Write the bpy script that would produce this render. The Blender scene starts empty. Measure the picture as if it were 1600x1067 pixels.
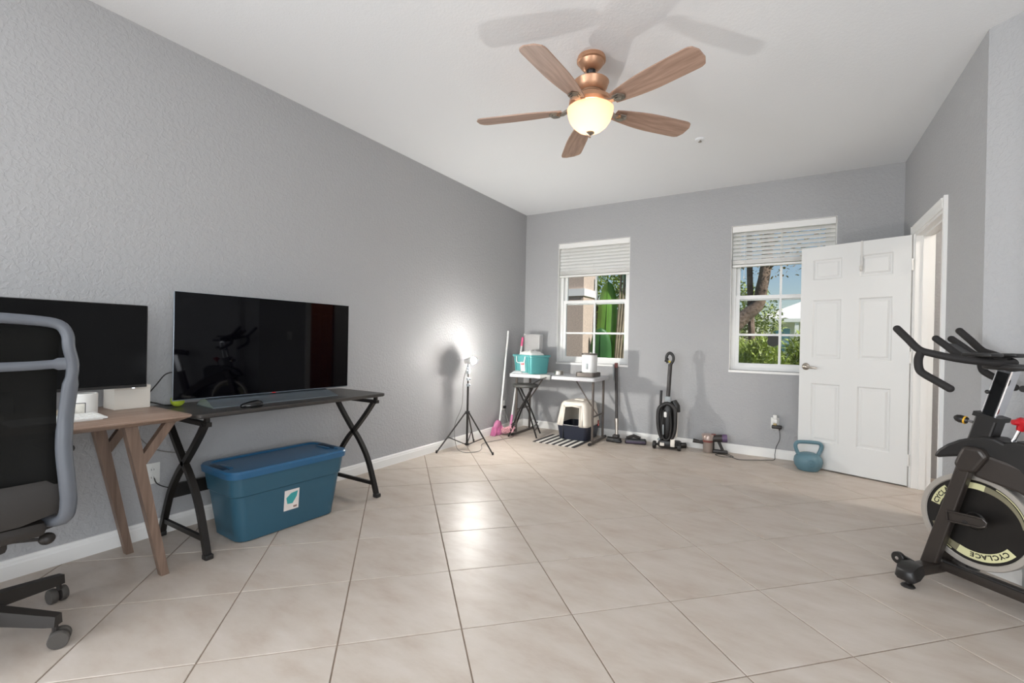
import bpy, bmesh, math, random
from mathutils import Vector, Matrix
rnd = random.Random(7)
scene = bpy.context.scene
col = scene.collection
PI = math.pi

# ------------------------------------------------------------------ camera, world, sun, lights, exposure
YAW, PITCH, ROLL, CAMH, FPX = -0.544184, -0.003337, 0.01936, 1.12948, 718.45
_cy, _sy, _cp, _sp = math.cos(YAW), math.sin(YAW), math.cos(PITCH), math.sin(PITCH)
_w = Vector((_sy*_cp, _cy*_cp, _sp)); _r0 = Vector((_cy, -_sy, 0)); _u0 = _r0.cross(_w)
_r = math.cos(ROLL)*_r0 + math.sin(ROLL)*_u0
_u = -math.sin(ROLL)*_r0 + math.cos(ROLL)*_u0
cam = bpy.data.cameras.new('camera'); cam_o = bpy.data.objects.new('camera', cam); col.objects.link(cam_o)
cam.sensor_width = 36.0; cam.lens = 36.0*FPX/1600.0; cam.clip_start = 0.02; cam.clip_end = 300
cam_o.matrix_world = Matrix(((_r.x, _u.x, -_w.x, 0), (_r.y, _u.y, -_w.y, 0), (_r.z, _u.z, -_w.z, CAMH), (0, 0, 0, 1)))
scene.camera = cam_o

scene.view_settings.view_transform = 'Standard'
scene.view_settings.look = 'None'
scene.view_settings.gamma = 1.0
scene.view_settings.use_curve_mapping = False
scene.view_settings.exposure = 0.38
try:
    scene.cycles.use_denoising = True
    scene.cycles.max_bounces = 10
    scene.cycles.diffuse_bounces = 6
    scene.cycles.transparent_max_bounces = 16
except Exception:
    pass

world = bpy.data.worlds.new('sky'); scene.world = world; world.use_nodes = True
nt = world.node_tree; nt.nodes.clear()
sky = nt.nodes.new('ShaderNodeTexSky'); sky.sky_type = 'NISHITA'; sky.sun_disc = False
sky.sun_elevation = math.radians(42); sky.sun_rotation = math.radians(95); sky.air_density = 1.0; sky.dust_density = 0.6
bg = nt.nodes.new('ShaderNodeBackground'); bg.inputs[1].default_value = 0.085
wo = nt.nodes.new('ShaderNodeOutputWorld')
nt.links.new(sky.outputs[0], bg.inputs[0]); nt.links.new(bg.outputs[0], wo.inputs[0])

def light(name, kind, loc, energy, color=(1, 1, 1), rot=(0, 0, 0), **kw):
    l = bpy.data.lights.new(name, kind); l.energy = energy; l.color = color
    for k, v in kw.items(): setattr(l, k, v)
    o = bpy.data.objects.new(name, l); col.objects.link(o); o.location = loc; o.rotation_euler = rot
    return o
def aim(o, d): o.rotation_euler = Vector(d).to_track_quat('-Z', 'Y').to_euler()
sun = light('sun', 'SUN', (8, 6, 12), 4.2, (1.0, 0.95, 0.87), angle=0.01); aim(sun, (-1.0, 0.35, -0.85))
# added fill light, set before invented glass doors behind the camera
fill_rear = light('rear_fill_light', 'AREA', (-1.35, -5.42, 1.25), 120, (0.91, 0.955, 1.0), shape='RECTANGLE', size=3.1, size_y=2.2)
aim(fill_rear, (0, 1, 0.06))
# two more added fill lights, before invented windows also behind the camera
fill_side = light('side_fill_light', 'AREA', (2.17, -1.30, 1.50), 80, (0.91, 0.955, 1.0), shape='RECTANGLE', size=2.6, size_y=1.6)
aim(fill_side, (-1, 0.0, 0.0))
fill_left = light('left_fill_light', 'AREA', (-2.985, -2.30, 1.50), 195, (0.91, 0.955, 1.0), shape='RECTANGLE', size=2.6, size_y=1.6)  # added fill from the left, brightens the right wall and near floor
aim(fill_left, (1, 0.0, 0.0))

# ------------------------------------------------------------------ room numbers (metres)
XL, YB, XR, H, YC = -3.018, 5.302, 0.849, 2.780, 3.293     # left wall, back wall, right wall, ceiling, outside corner
YREAR, XFAR = -5.5, 2.2                                     # behind the camera
DIAG_END = (XFAR, YC - (XFAR - XR))

# ------------------------------------------------------------------ helpers
class MB:
    """collects vertices and faces of ONE mesh"""
    def __init__(s): s.v = []; s.f = []
    def add(s, vs, fs):
        n = len(s.v); s.v += [tuple(p) for p in vs]; s.f += [tuple(i+n for i in q) for q in fs]; return s
    def box(s, x0, x1, y0, y1, z0, z1):
        return s.add([(x0,y0,z0),(x1,y0,z0),(x1,y1,z0),(x0,y1,z0),(x0,y0,z1),(x1,y0,z1),(x1,y1,z1),(x0,y1,z1)],
                     [(0,3,2,1),(4,5,6,7),(0,1,5,4),(1,2,6,5),(2,3,7,6),(3,0,4,7)])
    def rbox(s, x0, x1, y0, y1, z0, z1, r=0.01, seg=2, M=None):
        bm = bmesh.new(); bmesh.ops.create_cube(bm, size=1)
        for v in bm.verts: v.co = Vector(((x0+x1)/2+v.co.x*(x1-x0), (y0+y1)/2+v.co.y*(y1-y0), (z0+z1)/2+v.co.z*(z1-z0)))
        r = min(r, 0.49*min(x1-x0, y1-y0, z1-z0))
        bmesh.ops.bevel(bm, geom=bm.edges[:], offset=r, segments=seg, profile=0.5, affect='EDGES')
        return s.take(bm, M)
    def take(s, bm, M=None):
        bm.verts.index_update()
        s.add([(M @ v.co if M else v.co) for v in bm.verts], [[v.index for v in f.verts] for f in bm.faces]); bm.free(); return s
    def tube(s, pts, r, n=10, caps=True, closed=False, ry=None, up=None):
        """round tube (or ellipse r x ry) along a polyline; r may be a list"""
        P = [Vector(p) for p in pts]; m = len(P); rings = []
        prev = None
        for i in range(m):
            if closed: t = (P[(i+1) % m]-P[i-1])
            else: t = (P[min(i+1, m-1)]-P[max(i-1, 0)])
            t.normalize()
            if prev is None:
                a = Vector(up) if up else (Vector((0, 0, 1)) if abs(t.z) < 0.9 else Vector((1, 0, 0)))
            else: a = prev
            a = (a - t*a.dot(t)); 
            if a.length < 1e-6: a = t.orthogonal()
            a.normalize(); prev = a; b = t.cross(a)
            ri = r[i] if isinstance(r, (list, tuple)) else r
            rj = ri if ry is None else (ry[i] if isinstance(ry, (list, tuple)) else ry)
            rings.append([P[i]+a*(ri*math.cos(2*PI*k/n))+b*(rj*math.sin(2*PI*k/n)) for k in range(n)])
        vs = [p for q in rings for p in q]; fs = []
        for i in range(m if closed else m-1):
            j = (i+1) % m
            for k in range(n):
                l = (k+1) % n; fs.append((i*n+k, i*n+l, j*n+l, j*n+k))
        if caps and not closed:
            fs.append(tuple(range(n-1, -1, -1))); fs.append(tuple((m-1)*n+k for k in range(n)))
        return s.add(vs, fs)
    def bar(s, pts, wa, wb, up=(0, 0, 1)):
        """rectangular bar along a polyline: wa along 'up', wb across"""
        P = [Vector(p) for p in pts]; m = len(P); vs = []
        for i in range(m):
            t = (P[min(i+1, m-1)]-P[max(i-1, 0)]).normalized()
            a = Vector(up); a = (a-t*a.dot(t)).normalized(); b = t.cross(a)
            for ca, cb in ((-1,-1),(1,-1),(1,1),(-1,1)): vs.append(P[i]+a*(ca*wa/2)+b*(cb*wb/2))
        fs = [(0,1,2,3)[::-1], tuple(4*(m-1)+k for k in range(4))]
        fs[0] = (0,1,2,3); fs[1] = tuple(4*(m-1)+k for k in (3,2,1,0))
        for i in range(m-1):
            for k in range(4):
                l = (k+1) % 4; fs.append((i*4+l, i*4+k, (i+1)*4+k, (i+1)*4+l))
        return s.add(vs, fs)
    def lathe(s, prof, n=24, M=None, a0=0, a1=2*PI, caps=True):
        """prof = [(radius, z), ...] from bottom to top, around z"""
        full = abs(a1-a0-2*PI) < 1e-6; c = n if full else n+1; vs = []
        for (r, z) in prof:
            for k in range(c):
                a = a0+(a1-a0)*k/n; p = Vector((r*math.cos(a), r*math.sin(a), z)); vs.append(M @ p if M else p)
        fs = []
        for i in range(len(prof)-1):
            for k in range(n):
                l = (k+1) % c; fs.append((i*c+k, i*c+l, (i+1)*c+l, (i+1)*c+k))
        if full and caps:
            if prof[0][0] > 1e-5: fs.append(tuple(range(c-1, -1, -1)))
            if prof[-1][0] > 1e-5: fs.append(tuple((len(prof)-1)*c+k for k in range(c)))
        return s.add(vs, fs)
    def prism(s, poly, d0, d1, M=None):
        """2-D polygon (x, z) extruded along y from d0 to d1"""
        n = len(poly)
        vs = [Vector((x, d0, z)) for x, z in poly]+[Vector((x, d1, z)) for x, z in poly]
        if M: vs = [M @ p for p in vs]
        fs = [tuple(range(n)), tuple(range(2*n-1, n-1, -1))]+[(k, k+n, (k+1) % n+n, (k+1) % n) for k in range(n)]
        return s.add(vs, fs)
    def plate(s, poly, z0, z1, M=None):
        """2-D polygon (x, y) extruded along z"""
        n = len(poly)
        vs = [Vector((x, y, z0)) for x, y in poly]+[Vector((x, y, z1)) for x, y in poly]
        if M: vs = [M @ p for p in vs]
        return s.add(vs, [tuple(range(n-1, -1, -1)), tuple(range(n, 2*n))]+[(k, (k+1) % n, (k+1) % n+n, k+n) for k in range(n)])
    def sphere(s, c, r, n=16, m=10, sz=1.0):
        prof = [(max(1e-6, r*math.sin(PI*i/m)), -r*sz*math.cos(PI*i/m)) for i in range(m+1)]
        return s.lathe(prof, n, Matrix.Translation(c))
    def xf(s, M): s.v = [tuple(M @ Vector(p)) for p in s.v]; return s

def mesh_of(mb, name, smooth=35):
    me = bpy.data.meshes.new(name); me.from_pydata(mb.v, [], mb.f); me.update()
    bm = bmesh.new(); bm.from_mesh(me); bmesh.ops.recalc_face_normals(bm, faces=bm.faces[:]); bm.to_mesh(me); bm.free()
    if smooth:
        me.polygons.foreach_set('use_smooth', [True]*len(me.polygons)); me.set_sharp_from_angle(angle=math.radians(smooth))
    return me
def obj(mb, name, mat, parent=None, loc=None, smooth=35, label=None, kind=None):
    me = mb if isinstance(mb, bpy.types.Mesh) else mesh_of(mb, name, smooth)
    if mat is not None and not me.materials:
        for m in (mat if isinstance(mat, (list, tuple)) else [mat]): me.materials.append(m)
    o = bpy.data.objects.new(name, me); col.objects.link(o)
    if parent: o.parent = parent
    if loc: o.location = loc
    if label: o['label'] = label
    if kind: o['kind'] = kind
    return o
def tag(o, label, cat, group=None, kind=None):
    o['label'] = label; o['category'] = cat
    if group: o['group'] = group
    if kind: o['kind'] = kind
    return o
def thing(name, label, cat, loc=(0, 0, 0), rz=0.0, group=None, kind=None):
    o = bpy.data.objects.new(name, None); col.objects.link(o); o.empty_display_size = 0.05
    o.location = loc; o.rotation_euler = (0, 0, rz)
    return tag(o, label, cat, group, kind)
def smoothpath(pts, k=6, closed=False):
    """Catmull-Rom through the points"""
    P = [Vector(p) for p in pts]; n = len(P); out = []
    for i in range(n if closed else n-1):
        p0 = P[(i-1) % n] if closed or i > 0 else P[0]; p1 = P[i]; p2 = P[(i+1) % n]
        p3 = P[(i+2) % n] if closed or i+2 < n else P[-1]
        for j in range(k):
            t = j/k
            out.append(0.5*((2*p1)+(p2-p0)*t+(2*p0-5*p1+4*p2-p3)*t*t+(3*p1-p0-3*p2+p3)*t**3))
    if not closed: out.append(P[-1])
    return out
def roundrect(x0, x1, y0, y1, r, k=5):
    out = []
    for cx, cy, a in ((x1-r, y0+r, -PI/2), (x1-r, y1-r, 0), (x0+r, y1-r, PI/2), (x0+r, y0+r, PI)):
        for i in range(k+1):
            t = a+PI/2*i/k; out.append((cx+r*math.cos(t), cy+r*math.sin(t)))
    return out
def loft(mb, loops, cap0=True, cap1=True):
    n = len(loops[0]); vs = [p for l in loops for p in l]; fs = []
    for i in range(len(loops)-1):
        for k in range(n):
            l = (k+1) % n; fs.append((i*n+k, i*n+l, (i+1)*n+l, (i+1)*n+k))
    if cap0: fs.append(tuple(range(n-1, -1, -1)))
    if cap1: fs.append(tuple((len(loops)-1)*n+k for k in range(n)))
    return mb.add(vs, fs)

# ------------------------------------------------------------------ materials (all procedural)
def srgb(r, g, b):
    f = lambda c: (c/12.92 if c <= 0.04045 else ((c+0.055)/1.055)**2.4)
    return (f(r/255), f(g/255), f(b/255), 1)
def mat(name, rgb, rough=0.5, metal=0.0, spec=0.5, var=None, bump=None, wood=None, coat=0.0, trans=0.0, emit=None, alpha=1.0, world_co=False):
    m = bpy.data.materials.new(name); m.use_nodes = True; t = m.node_tree; b = t.nodes['Principled BSDF']
    c = srgb(*rgb)
    b.inputs['Base Color'].default_value = c; b.inputs['Roughness'].default_value = rough
    b.inputs['Metallic'].default_value = metal; b.inputs['Specular IOR Level'].default_value = spec
    b.inputs['Coat Weight'].default_value = coat; b.inputs['Transmission Weight'].default_value = trans
    b.inputs['Alpha'].default_value = alpha
    if emit: b.inputs['Emission Color'].default_value = srgb(*emit[0]); b.inputs['Emission Strength'].default_value = emit[1]
    co = None
    def coord():
        nonlocal co
        if co is None:
            co = t.nodes.new('ShaderNodeNewGeometry').outputs['Position'] if world_co else t.nodes.new('ShaderNodeTexCoord').outputs['Object']
        return co
    if var:                                     # (scale, amount): cloudy colour variation
        n = t.nodes.new('ShaderNodeTexNoise'); n.inputs['Scale'].default_value = var[0]; n.inputs['Detail'].default_value = 6
        t.links.new(coord(), n.inputs['Vector'])
        r = t.nodes.new('ShaderNodeValToRGB'); k = var[1]
        r.color_ramp.elements[0].position = 0.3; r.color_ramp.elements[1].position = 0.7
        r.color_ramp.elements[0].color = tuple(max(0, x*(1-k)) for x in c[:3])+(1,)
        r.color_ramp.elements[1].color = tuple(min(1, x*(1+k)) for x in c[:3])+(1,)
        t.links.new(n.outputs['Fac'], r.inputs['Fac']); t.links.new(r.outputs['Color'], b.inputs['Base Color'])
    if wood:                                    # (second rgb, stretch vector, scale)
        mp = t.nodes.new('ShaderNodeMapping'); mp.inputs['Scale'].default_value = wood[1]; t.links.new(coord(), mp.inputs['Vector'])
        n = t.nodes.new('ShaderNodeTexNoise'); n.inputs['Scale'].default_value = wood[2]; n.inputs['Detail'].default_value = 8
        n.inputs['Distortion'].default_value = 1.2; t.links.new(mp.outputs[0], n.inputs['Vector'])
        r = t.nodes.new('ShaderNodeValToRGB'); r.color_ramp.elements[0].position = 0.32; r.color_ramp.elements[1].position = 0.68
        r.color_ramp.elements[0].color = srgb(*wood[0]); r.color_ramp.elements[1].color = c
        t.links.new(n.outputs['Fac'], r.inputs['Fac']); t.links.new(r.outputs['Color'], b.inputs['Base Color'])
        bp = t.nodes.new('ShaderNodeBump'); bp.inputs['Strength'].default_value = 0.15; bp.inputs['Distance'].default_value = 0.002
        t.links.new(n.outputs['Fac'], bp.inputs['Height']); t.links.new(bp.outputs[0], b.inputs['Normal'])
    if bump:                                    # (scale, strength, distance[, kind])
        n = t.nodes.new('ShaderNodeTexNoise'); n.inputs['Scale'].default_value = bump[0]; n.inputs['Detail'].default_value = 3
        t.links.new(coord(), n.inputs['Vector']); h = n.outputs['Fac']
        if len(bump) > 3:                        # trowelled plaster: flattened blobs
            r = t.nodes.new('ShaderNodeValToRGB'); r.color_ramp.elements[0].position = 0.44; r.color_ramp.elements[1].position = 0.60
            n.inputs['Distortion'].default_value = 0.6; t.links.new(h, r.inputs['Fac']); h = r.outputs['Color']
        bp = t.nodes.new('ShaderNodeBump'); bp.inputs['Strength'].default_value = bump[1]; bp.inputs['Distance'].default_value = bump[2]
        t.links.new(h, bp.inputs['Height']); t.links.new(bp.outputs[0], b.inputs['Normal'])
    return m
M = {}
M['wall'] = mat('grey_wall_paint', (169, 169, 170), 0.6, spec=0.3, bump=(48, 0.36, 0.004, 'trowel'), world_co=True)
M['ceiling'] = mat('white_ceiling_paint', (229, 231, 233), 0.85, spec=0.2, bump=(80, 0.14, 0.003, 'trowel'), world_co=True)
M['trim'] = mat('white_trim_paint', (232, 231, 228), 0.4)
M['door'] = mat('white_door_paint', (218, 218, 216), 0.42)
M['vinyl'] = mat('white_window_vinyl', (234, 234, 232), 0.4)
M['blind'] = mat('white_blind_slat', (232, 231, 228), 0.5)
M['grout'] = mat('brown_grout', (140, 124, 110), 0.9, var=(30, 0.15), world_co=True)
M['outlet'] = mat('white_plastic_plate', (226, 226, 222), 0.35)
M['dark_slot'] = mat('dark_slot', (40, 38, 36), 0.6)
M['black'] = mat('black_plastic', (30, 29, 28), 0.45)
M['black_gloss'] = mat('black_gloss_plastic', (16, 16, 17), 0.18)
M['black_metal'] = mat('black_powder_metal', (31, 28, 26), 0.42, metal=0.3)
M['chrome'] = mat('chrome', (225, 225, 228), 0.12, metal=1.0)
M['steel'] = mat('brushed_steel', (196, 192, 184), 0.3, metal=1.0)
M['nickel'] = mat('satin_nickel', (168, 160, 150), 0.28, metal=1.0)
M['white_plastic'] = mat('white_plastic', (230, 229, 225), 0.35)
M['rubber'] = mat('grey_rubber', (74, 70, 66), 0.7)
def tile_material():
    m = bpy.data.materials.new('beige_ceramic_tile'); m.use_nodes = True; t = m.node_tree; b = t.nodes['Principled BSDF']
    g = t.nodes.new('ShaderNodeNewGeometry'); oi = t.nodes.new('ShaderNodeObjectInfo')
    mp = t.nodes.new('ShaderNodeMapping'); mp.inputs['Rotation'].default_value = (0, 0, 0.5); mp.inputs['Scale'].default_value = (1.0, 2.4, 1.0)
    t.links.new(g.outputs['Position'], mp.inputs['Vector'])
    n = t.nodes.new('ShaderNodeTexNoise'); n.noise_dimensions = '4D'; n.inputs['Scale'].default_value = 4.0; n.inputs['Detail'].default_value = 9; n.inputs['Roughness'].default_value = 0.62
    t.links.new(mp.outputs[0], n.inputs['Vector'])
    mu = t.nodes.new('ShaderNodeMath'); mu.operation = 'MULTIPLY'; mu.inputs[1].default_value = 30; t.links.new(oi.outputs['Random'], mu.inputs[0]); t.links.new(mu.outputs[0], n.inputs['W'])
    r = t.nodes.new('ShaderNodeValToRGB'); e = r.color_ramp.elements
    e[0].position = 0.28; e[0].color = srgb(172, 157, 144); e[1].position = 0.72; e[1].color = srgb(194, 184, 175)
    x = e.new(0.5); x.color = srgb(185, 174, 163)
    t.links.new(n.outputs['Fac'], r.inputs['Fac']); t.links.new(r.outputs['Color'], b.inputs['Base Color'])
    b.inputs['Roughness'].default_value = 0.40; b.inputs['Specular IOR Level'].default_value = 0.30
    n2 = t.nodes.new('ShaderNodeTexNoise'); n2.inputs['Scale'].default_value = 9; t.links.new(g.outputs['Position'], n2.inputs['Vector'])
    bp = t.nodes.new('ShaderNodeBump'); bp.inputs['Strength'].default_value = 0.06; bp.inputs['Distance'].default_value = 0.01
    t.links.new(n2.outputs['Fac'], bp.inputs['Height']); t.links.new(bp.outputs[0], b.inputs['Normal'])
    return m
M['tile'] = tile_material()
def glass_material():
    m = bpy.data.materials.new('window_glass'); m.use_nodes = True; t = m.node_tree; t.nodes.clear()
    o = t.nodes.new('ShaderNodeOutputMaterial'); mx = t.nodes.new('ShaderNodeMixShader'); mx.inputs[0].default_value = 0.0015
    a = t.nodes.new('ShaderNodeBsdfTransparent'); a.inputs[0].default_value = (0.97, 0.98, 0.98, 1); g = t.nodes.new('ShaderNodeBsdfGlossy'); g.inputs['Roughness'].default_value = 0.03
    t.links.new(a.outputs[0], mx.inputs[1]); t.links.new(g.outputs[0], mx.inputs[2]); t.links.new(mx.outputs[0], o.inputs[0])
    return m
M['glass'] = glass_material()
def clear_plastic(name, rgb, k, rough=0.2):
    m = bpy.data.materials.new(name); m.use_nodes = True; t = m.node_tree; b = t.nodes['Principled BSDF']; o = t.nodes['Material Output']
    b.inputs['Base Color'].default_value = srgb(*rgb); b.inputs['Roughness'].default_value = rough; b.inputs['Specular IOR Level'].default_value = 0.5 if rough < 0.5 else 0.1
    a = t.nodes.new('ShaderNodeBsdfTransparent'); mx = t.nodes.new('ShaderNodeMixShader'); mx.inputs[0].default_value = k
    t.links.new(a.outputs[0], mx.inputs[1]); t.links.new(b.outputs[0], mx.inputs[2]); t.links.new(mx.outputs[0], o.inputs[0])
    return m

# ================================================================== THE SETTING
# ---- floor: grout bed with one object per tile, laid on the diagonal
T = 0.4572; GX, GY = -2.0452, 1.11757
floor = tag(obj(MB().box(XL-0.02, 3.4, YREAR-0.1, YB+0.02, -0.08, -0.0035), 'floor', M['grout'], smooth=0),
            'beige square ceramic tile floor laid diagonally with thin brown grout', 'floor', kind='structure')
g = 0.0028
def clip(poly, a, b, c):                        # keep a*x + b*y <= c
    out = []
    for i in range(len(poly)):
        p, q = poly[i], poly[(i+1) % len(poly)]; dp = a*p[0]+b*p[1]-c; dq = a*q[0]+b*q[1]-c
        if dp <= 0: out.append(p)
        if dp*dq < 0:
            t = dp/(dp-dq); out.append((p[0]+(q[0]-p[0])*t, p[1]+(q[1]-p[1])*t))
    return out
def tile_mesh(poly):
    n = len(poly); cx = sum(p[0] for p in poly)/n; cy = sum(p[1] for p in poly)/n; e = 0.0022
    ins = []
    for x, y in poly:
        d = math.hypot(x-cx, y-cy) or 1; ins.append((x+(cx-x)/d*e, y+(cy-y)/d*e))
    mb = MB(); loft(mb, [[(x, y, -0.008) for x, y in poly], [(x, y, -0.0014) for x, y in poly], [(x, y, 0) for x, y in ins]], cap0=False)
    me = mesh_of(mb, 'tile', 0); me.materials.append(M['tile']); return me
sq = [(-T/2+g, -T/2+g), (T/2-g, -T/2+g), (T/2-g, T/2-g), (-T/2+g, T/2-g)]
c45 = math.cos(PI/4)
sqr = [((x-y)*c45, (x+y)*c45) for x, y in sq]
whole = tile_mesh(sqr)
for i in range(-14, 16):
    for j in range(-14, 16):
        u, v = (i+0.5)*T, (j+0.5)*T
        x, y = GX+(u-v)*c45, GY+(u+v)*c45
        if x < XL-0.32 or x > 2.5 or y > YB+0.32 or y < -0.9: continue
        if x > XR+0.35 and x+y > XR+YC+0.5 and not (3.6 < y < 5.4 and x < 2.4): continue
        loc_poly = [(px+x, py+y) for px, py in sqr]
        cl = clip(clip(loc_poly, -1, 0, -XL), 0, 1, YB)
        if len(cl) < 3: continue
        if cl == loc_poly: obj(whole, 'tile', None, floor, (x, y, 0))
        else:
            a = sum(cl[k][0]*cl[(k+1) % len(cl)][1]-cl[(k+1) % len(cl)][0]*cl[k][1] for k in range(len(cl)))/2
            if a < 0.0008: continue
            obj(tile_mesh([(px-x, py-y) for px, py in cl]), 'tile', None, floor, (x, y, 0))

# ---- ceiling and walls
tag(obj(MB().box(XL-0.15, 3.4, YREAR-0.15, YB+0.2, H, H+0.15), 'ceiling', M['ceiling'], smooth=0), 'flat white ceiling with fine orange peel texture', 'ceiling', kind='structure')
mb = MB(); mb.box(XL-0.15, XL, YREAR-0.15, -3.65, -0.08, H); mb.box(XL-0.15, XL, -0.95, YB+0.2, -0.08, H); mb.box(XL-0.15, XL, -3.65, -0.95, -0.08, 0.66); mb.box(XL-0.15, XL, -3.65, -0.95, 2.34, H)
tag(obj(mb, 'wall_left', M['wall'], smooth=0), 'long grey wall with trowelled plaster texture behind the two desks', 'wall', kind='structure')
W1 = (-2.540, -1.620); W2 = (-0.545, 0.360); WZ = (0.862, 2.362); WD = 0.17
mb = MB()
for x0, x1, z0, z1 in ((XL, W1[0], -0.08, H), (W1[1], W2[0], -0.08, H), (W2[1], 3.4, -0.08, H),
                       (W1[0], W1[1], -0.08, WZ[0]), (W1[0], W1[1], WZ[1], H), (W2[0], W2[1], -0.08, WZ[0]), (W2[0], W2[1], WZ[1], H)):
    mb.box(x0, x1, YB, YB+WD, z0, z1)
tag(obj(mb, 'wall_back', M['wall'], smooth=0), 'grey end wall with two sash windows', 'wall', kind='structure')
DY0, DY1, DZ = 4.030, 4.850, 2.045                 # doorway in the right wall
mb = MB(); WT = 0.12
mb.box(XR, XR+WT, YC, DY0, -0.08, H); mb.box(XR, XR+WT, DY1, YB, -0.08, H); mb.box(XR, XR+WT, DY0, DY1, DZ, H)
tag(obj(mb, 'wall_right', M['wall'], smooth=0), 'short grey wall with the white doorway', 'wall', kind='structure')
mb = MB(); dx, dy = DIAG_END
mb.plate([(XR, YC), (dx, dy), (dx+0.1, dy+0.09), (XR+0.12, YC+0.05)], -0.08, H)
tag(obj(mb, 'wall_diagonal', M['wall'], smooth=0), 'grey textured wall running diagonally behind the exercise bike', 'wall', kind='structure')
mb = MB(); mb.box(XFAR, XFAR+0.1, YREAR-0.15, -2.65, -0.08, H); mb.box(XFAR, XFAR+0.1, 0.05, dy, -0.08, H); mb.box(XFAR, XFAR+0.1, -2.65, 0.05, -0.08, 0.66); mb.box(XFAR, XFAR+0.1, -2.65, 0.05, 2.34, H)
tag(obj(mb, 'wall_far_right', M['wall'], smooth=0), 'grey side wall beside the camera', 'wall', kind='structure')
mb = MB()
mb.box(XL, -2.92, YREAR-0.15, YREAR, -0.08, H); mb.box(0.22, XFAR, YREAR-0.15, YREAR, -0.08, H); mb.box(-2.92, 0.22, YREAR-0.15, YREAR, 2.38, H)  # door opening added to go with the rear fill light
tag(obj(mb, 'wall_rear', M['wall'], smooth=0), 'grey wall with an added wide glass door opening opposite the windows', 'wall', kind='structure')
# entry hall beyond the doorway (seen in the television's reflection)
mb = MB(); mb.box(3.2, 3.3, 3.2, YB, -0.08, H); mb.box(XR+WT, 3.3, 3.1, 3.2, -0.08, H)
tag(obj(mb, 'wall_hall', M['wall'], smooth=0), 'grey hall walls beyond the doorway', 'wall', kind='structure')
w3 = thing('window_3', 'wide white framed side window added beside the camera for fill light', 'window', (XFAR, 0, 0), kind='structure')  # unseen window, invented to frame the side fill light
mb = MB()
for a_, b_, c_, d_ in ((-2.65, -2.60, 0.66, 2.34), (0.0, 0.05, 0.66, 2.34), (-1.325, -1.275, 0.66, 2.34)): mb.box(0.03, 0.08, a_, b_, c_, d_)
mb.box(0.03, 0.08, -2.60, 0.0, 0.66, 0.71); mb.box(0.03, 0.08, -2.60, 0.0, 2.29, 2.34)
obj(mb, 'window_frame', M['vinyl'], w3, smooth=0)
for a_, b_ in ((-2.60, -1.325), (-1.275, 0.0)): obj(MB().box(0.05, 0.055, a_, b_, 0.71, 2.29), 'pane', M['glass'], w3, smooth=0)
w4 = thing('window_4', 'wide white framed window added in the long wall behind the camera for fill light', 'window', (XL, 0, 0), kind='structure')  # unseen window, invented to frame the left fill light
mb = MB()
for a_, b_, c_, d_ in ((-3.65, -3.60, 0.66, 2.34), (-1.0, -0.95, 0.66, 2.34), (-2.325, -2.275, 0.66, 2.34)): mb.box(-0.10, -0.05, a_, b_, c_, d_)
mb.box(-0.10, -0.05, -3.60, -1.0, 0.66, 0.71); mb.box(-0.10, -0.05, -3.60, -1.0, 2.29, 2.34)
obj(mb, 'window_frame', M['vinyl'], w4, smooth=0)
for a_, b_ in ((-3.60, -2.325), (-2.275, -1.0)): obj(MB().box(-0.078, -0.073, a_, b_, 0.71, 2.29), 'pane', M['glass'], w4, smooth=0)
d3 = thing('added_rear_doors', 'wide white framed sliding glass doors added in the rear wall for fill light', 'door', (0, YREAR, 0), kind='structure')  # unseen doors, invented to frame the rear fill light
for a_, b_, y_ in ((-2.92, -1.33, -0.05), (-1.37, 0.22, -0.10)):
    mb = MB(); mb.box(a_, a_+0.06, y_-0.04, y_, 0, 2.38); mb.box(b_-0.06, b_, y_-0.04, y_, 0, 2.38); mb.box(a_+0.06, b_-0.06, y_-0.04, y_, 0, 0.09); mb.box(a_+0.06, b_-0.06, y_-0.04, y_, 2.31, 2.38)
    o = obj(mb, 'sliding_panel', M['vinyl'], d3, smooth=0); obj(MB().box(a_+0.06, b_-0.06, y_-0.023, y_-0.017, 0.09, 2.31), 'pane', M['glass'], o, smooth=0)
# ---- baseboards
def base_strip(p, q, n, name, label):
    """baseboard from p to q; n = unit normal into the room"""
    prof = [(0, 0), (0.014, 0), (0.014, 0.062), (0.011, 0.070), (0.011, 0.078), (0.006, 0.088), (0, 0.090)]
    mb = MB(); loops = []
    for P in (p, q): loops.append([(P[0]+n[0]*d, P[1]+n[1]*d, z) for d, z in prof])
    loft(mb, loops)
    return tag(obj(mb, name, M['trim'], smooth=0), label, 'baseboard', kind='structure')
base_strip((XL, YREAR), (XL, YB), (1, 0), 'baseboard_left', 'white baseboard along the long grey wall')
base_strip((XL+0.014, YB), (XR-0.014, YB), (0, -1), 'baseboard_back', 'white baseboard under the two windows')
base_strip((XR, YC+0.01), (XR, DY0-0.075), (-1, 0), 'baseboard_right', 'white baseboard between doorway and wall corner')
s2 = math.sqrt(0.5)
base_strip((XR, YC), (dx, dy), (-s2, -s2), 'baseboard_diagonal', 'white baseboard along the diagonal wall')
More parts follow.
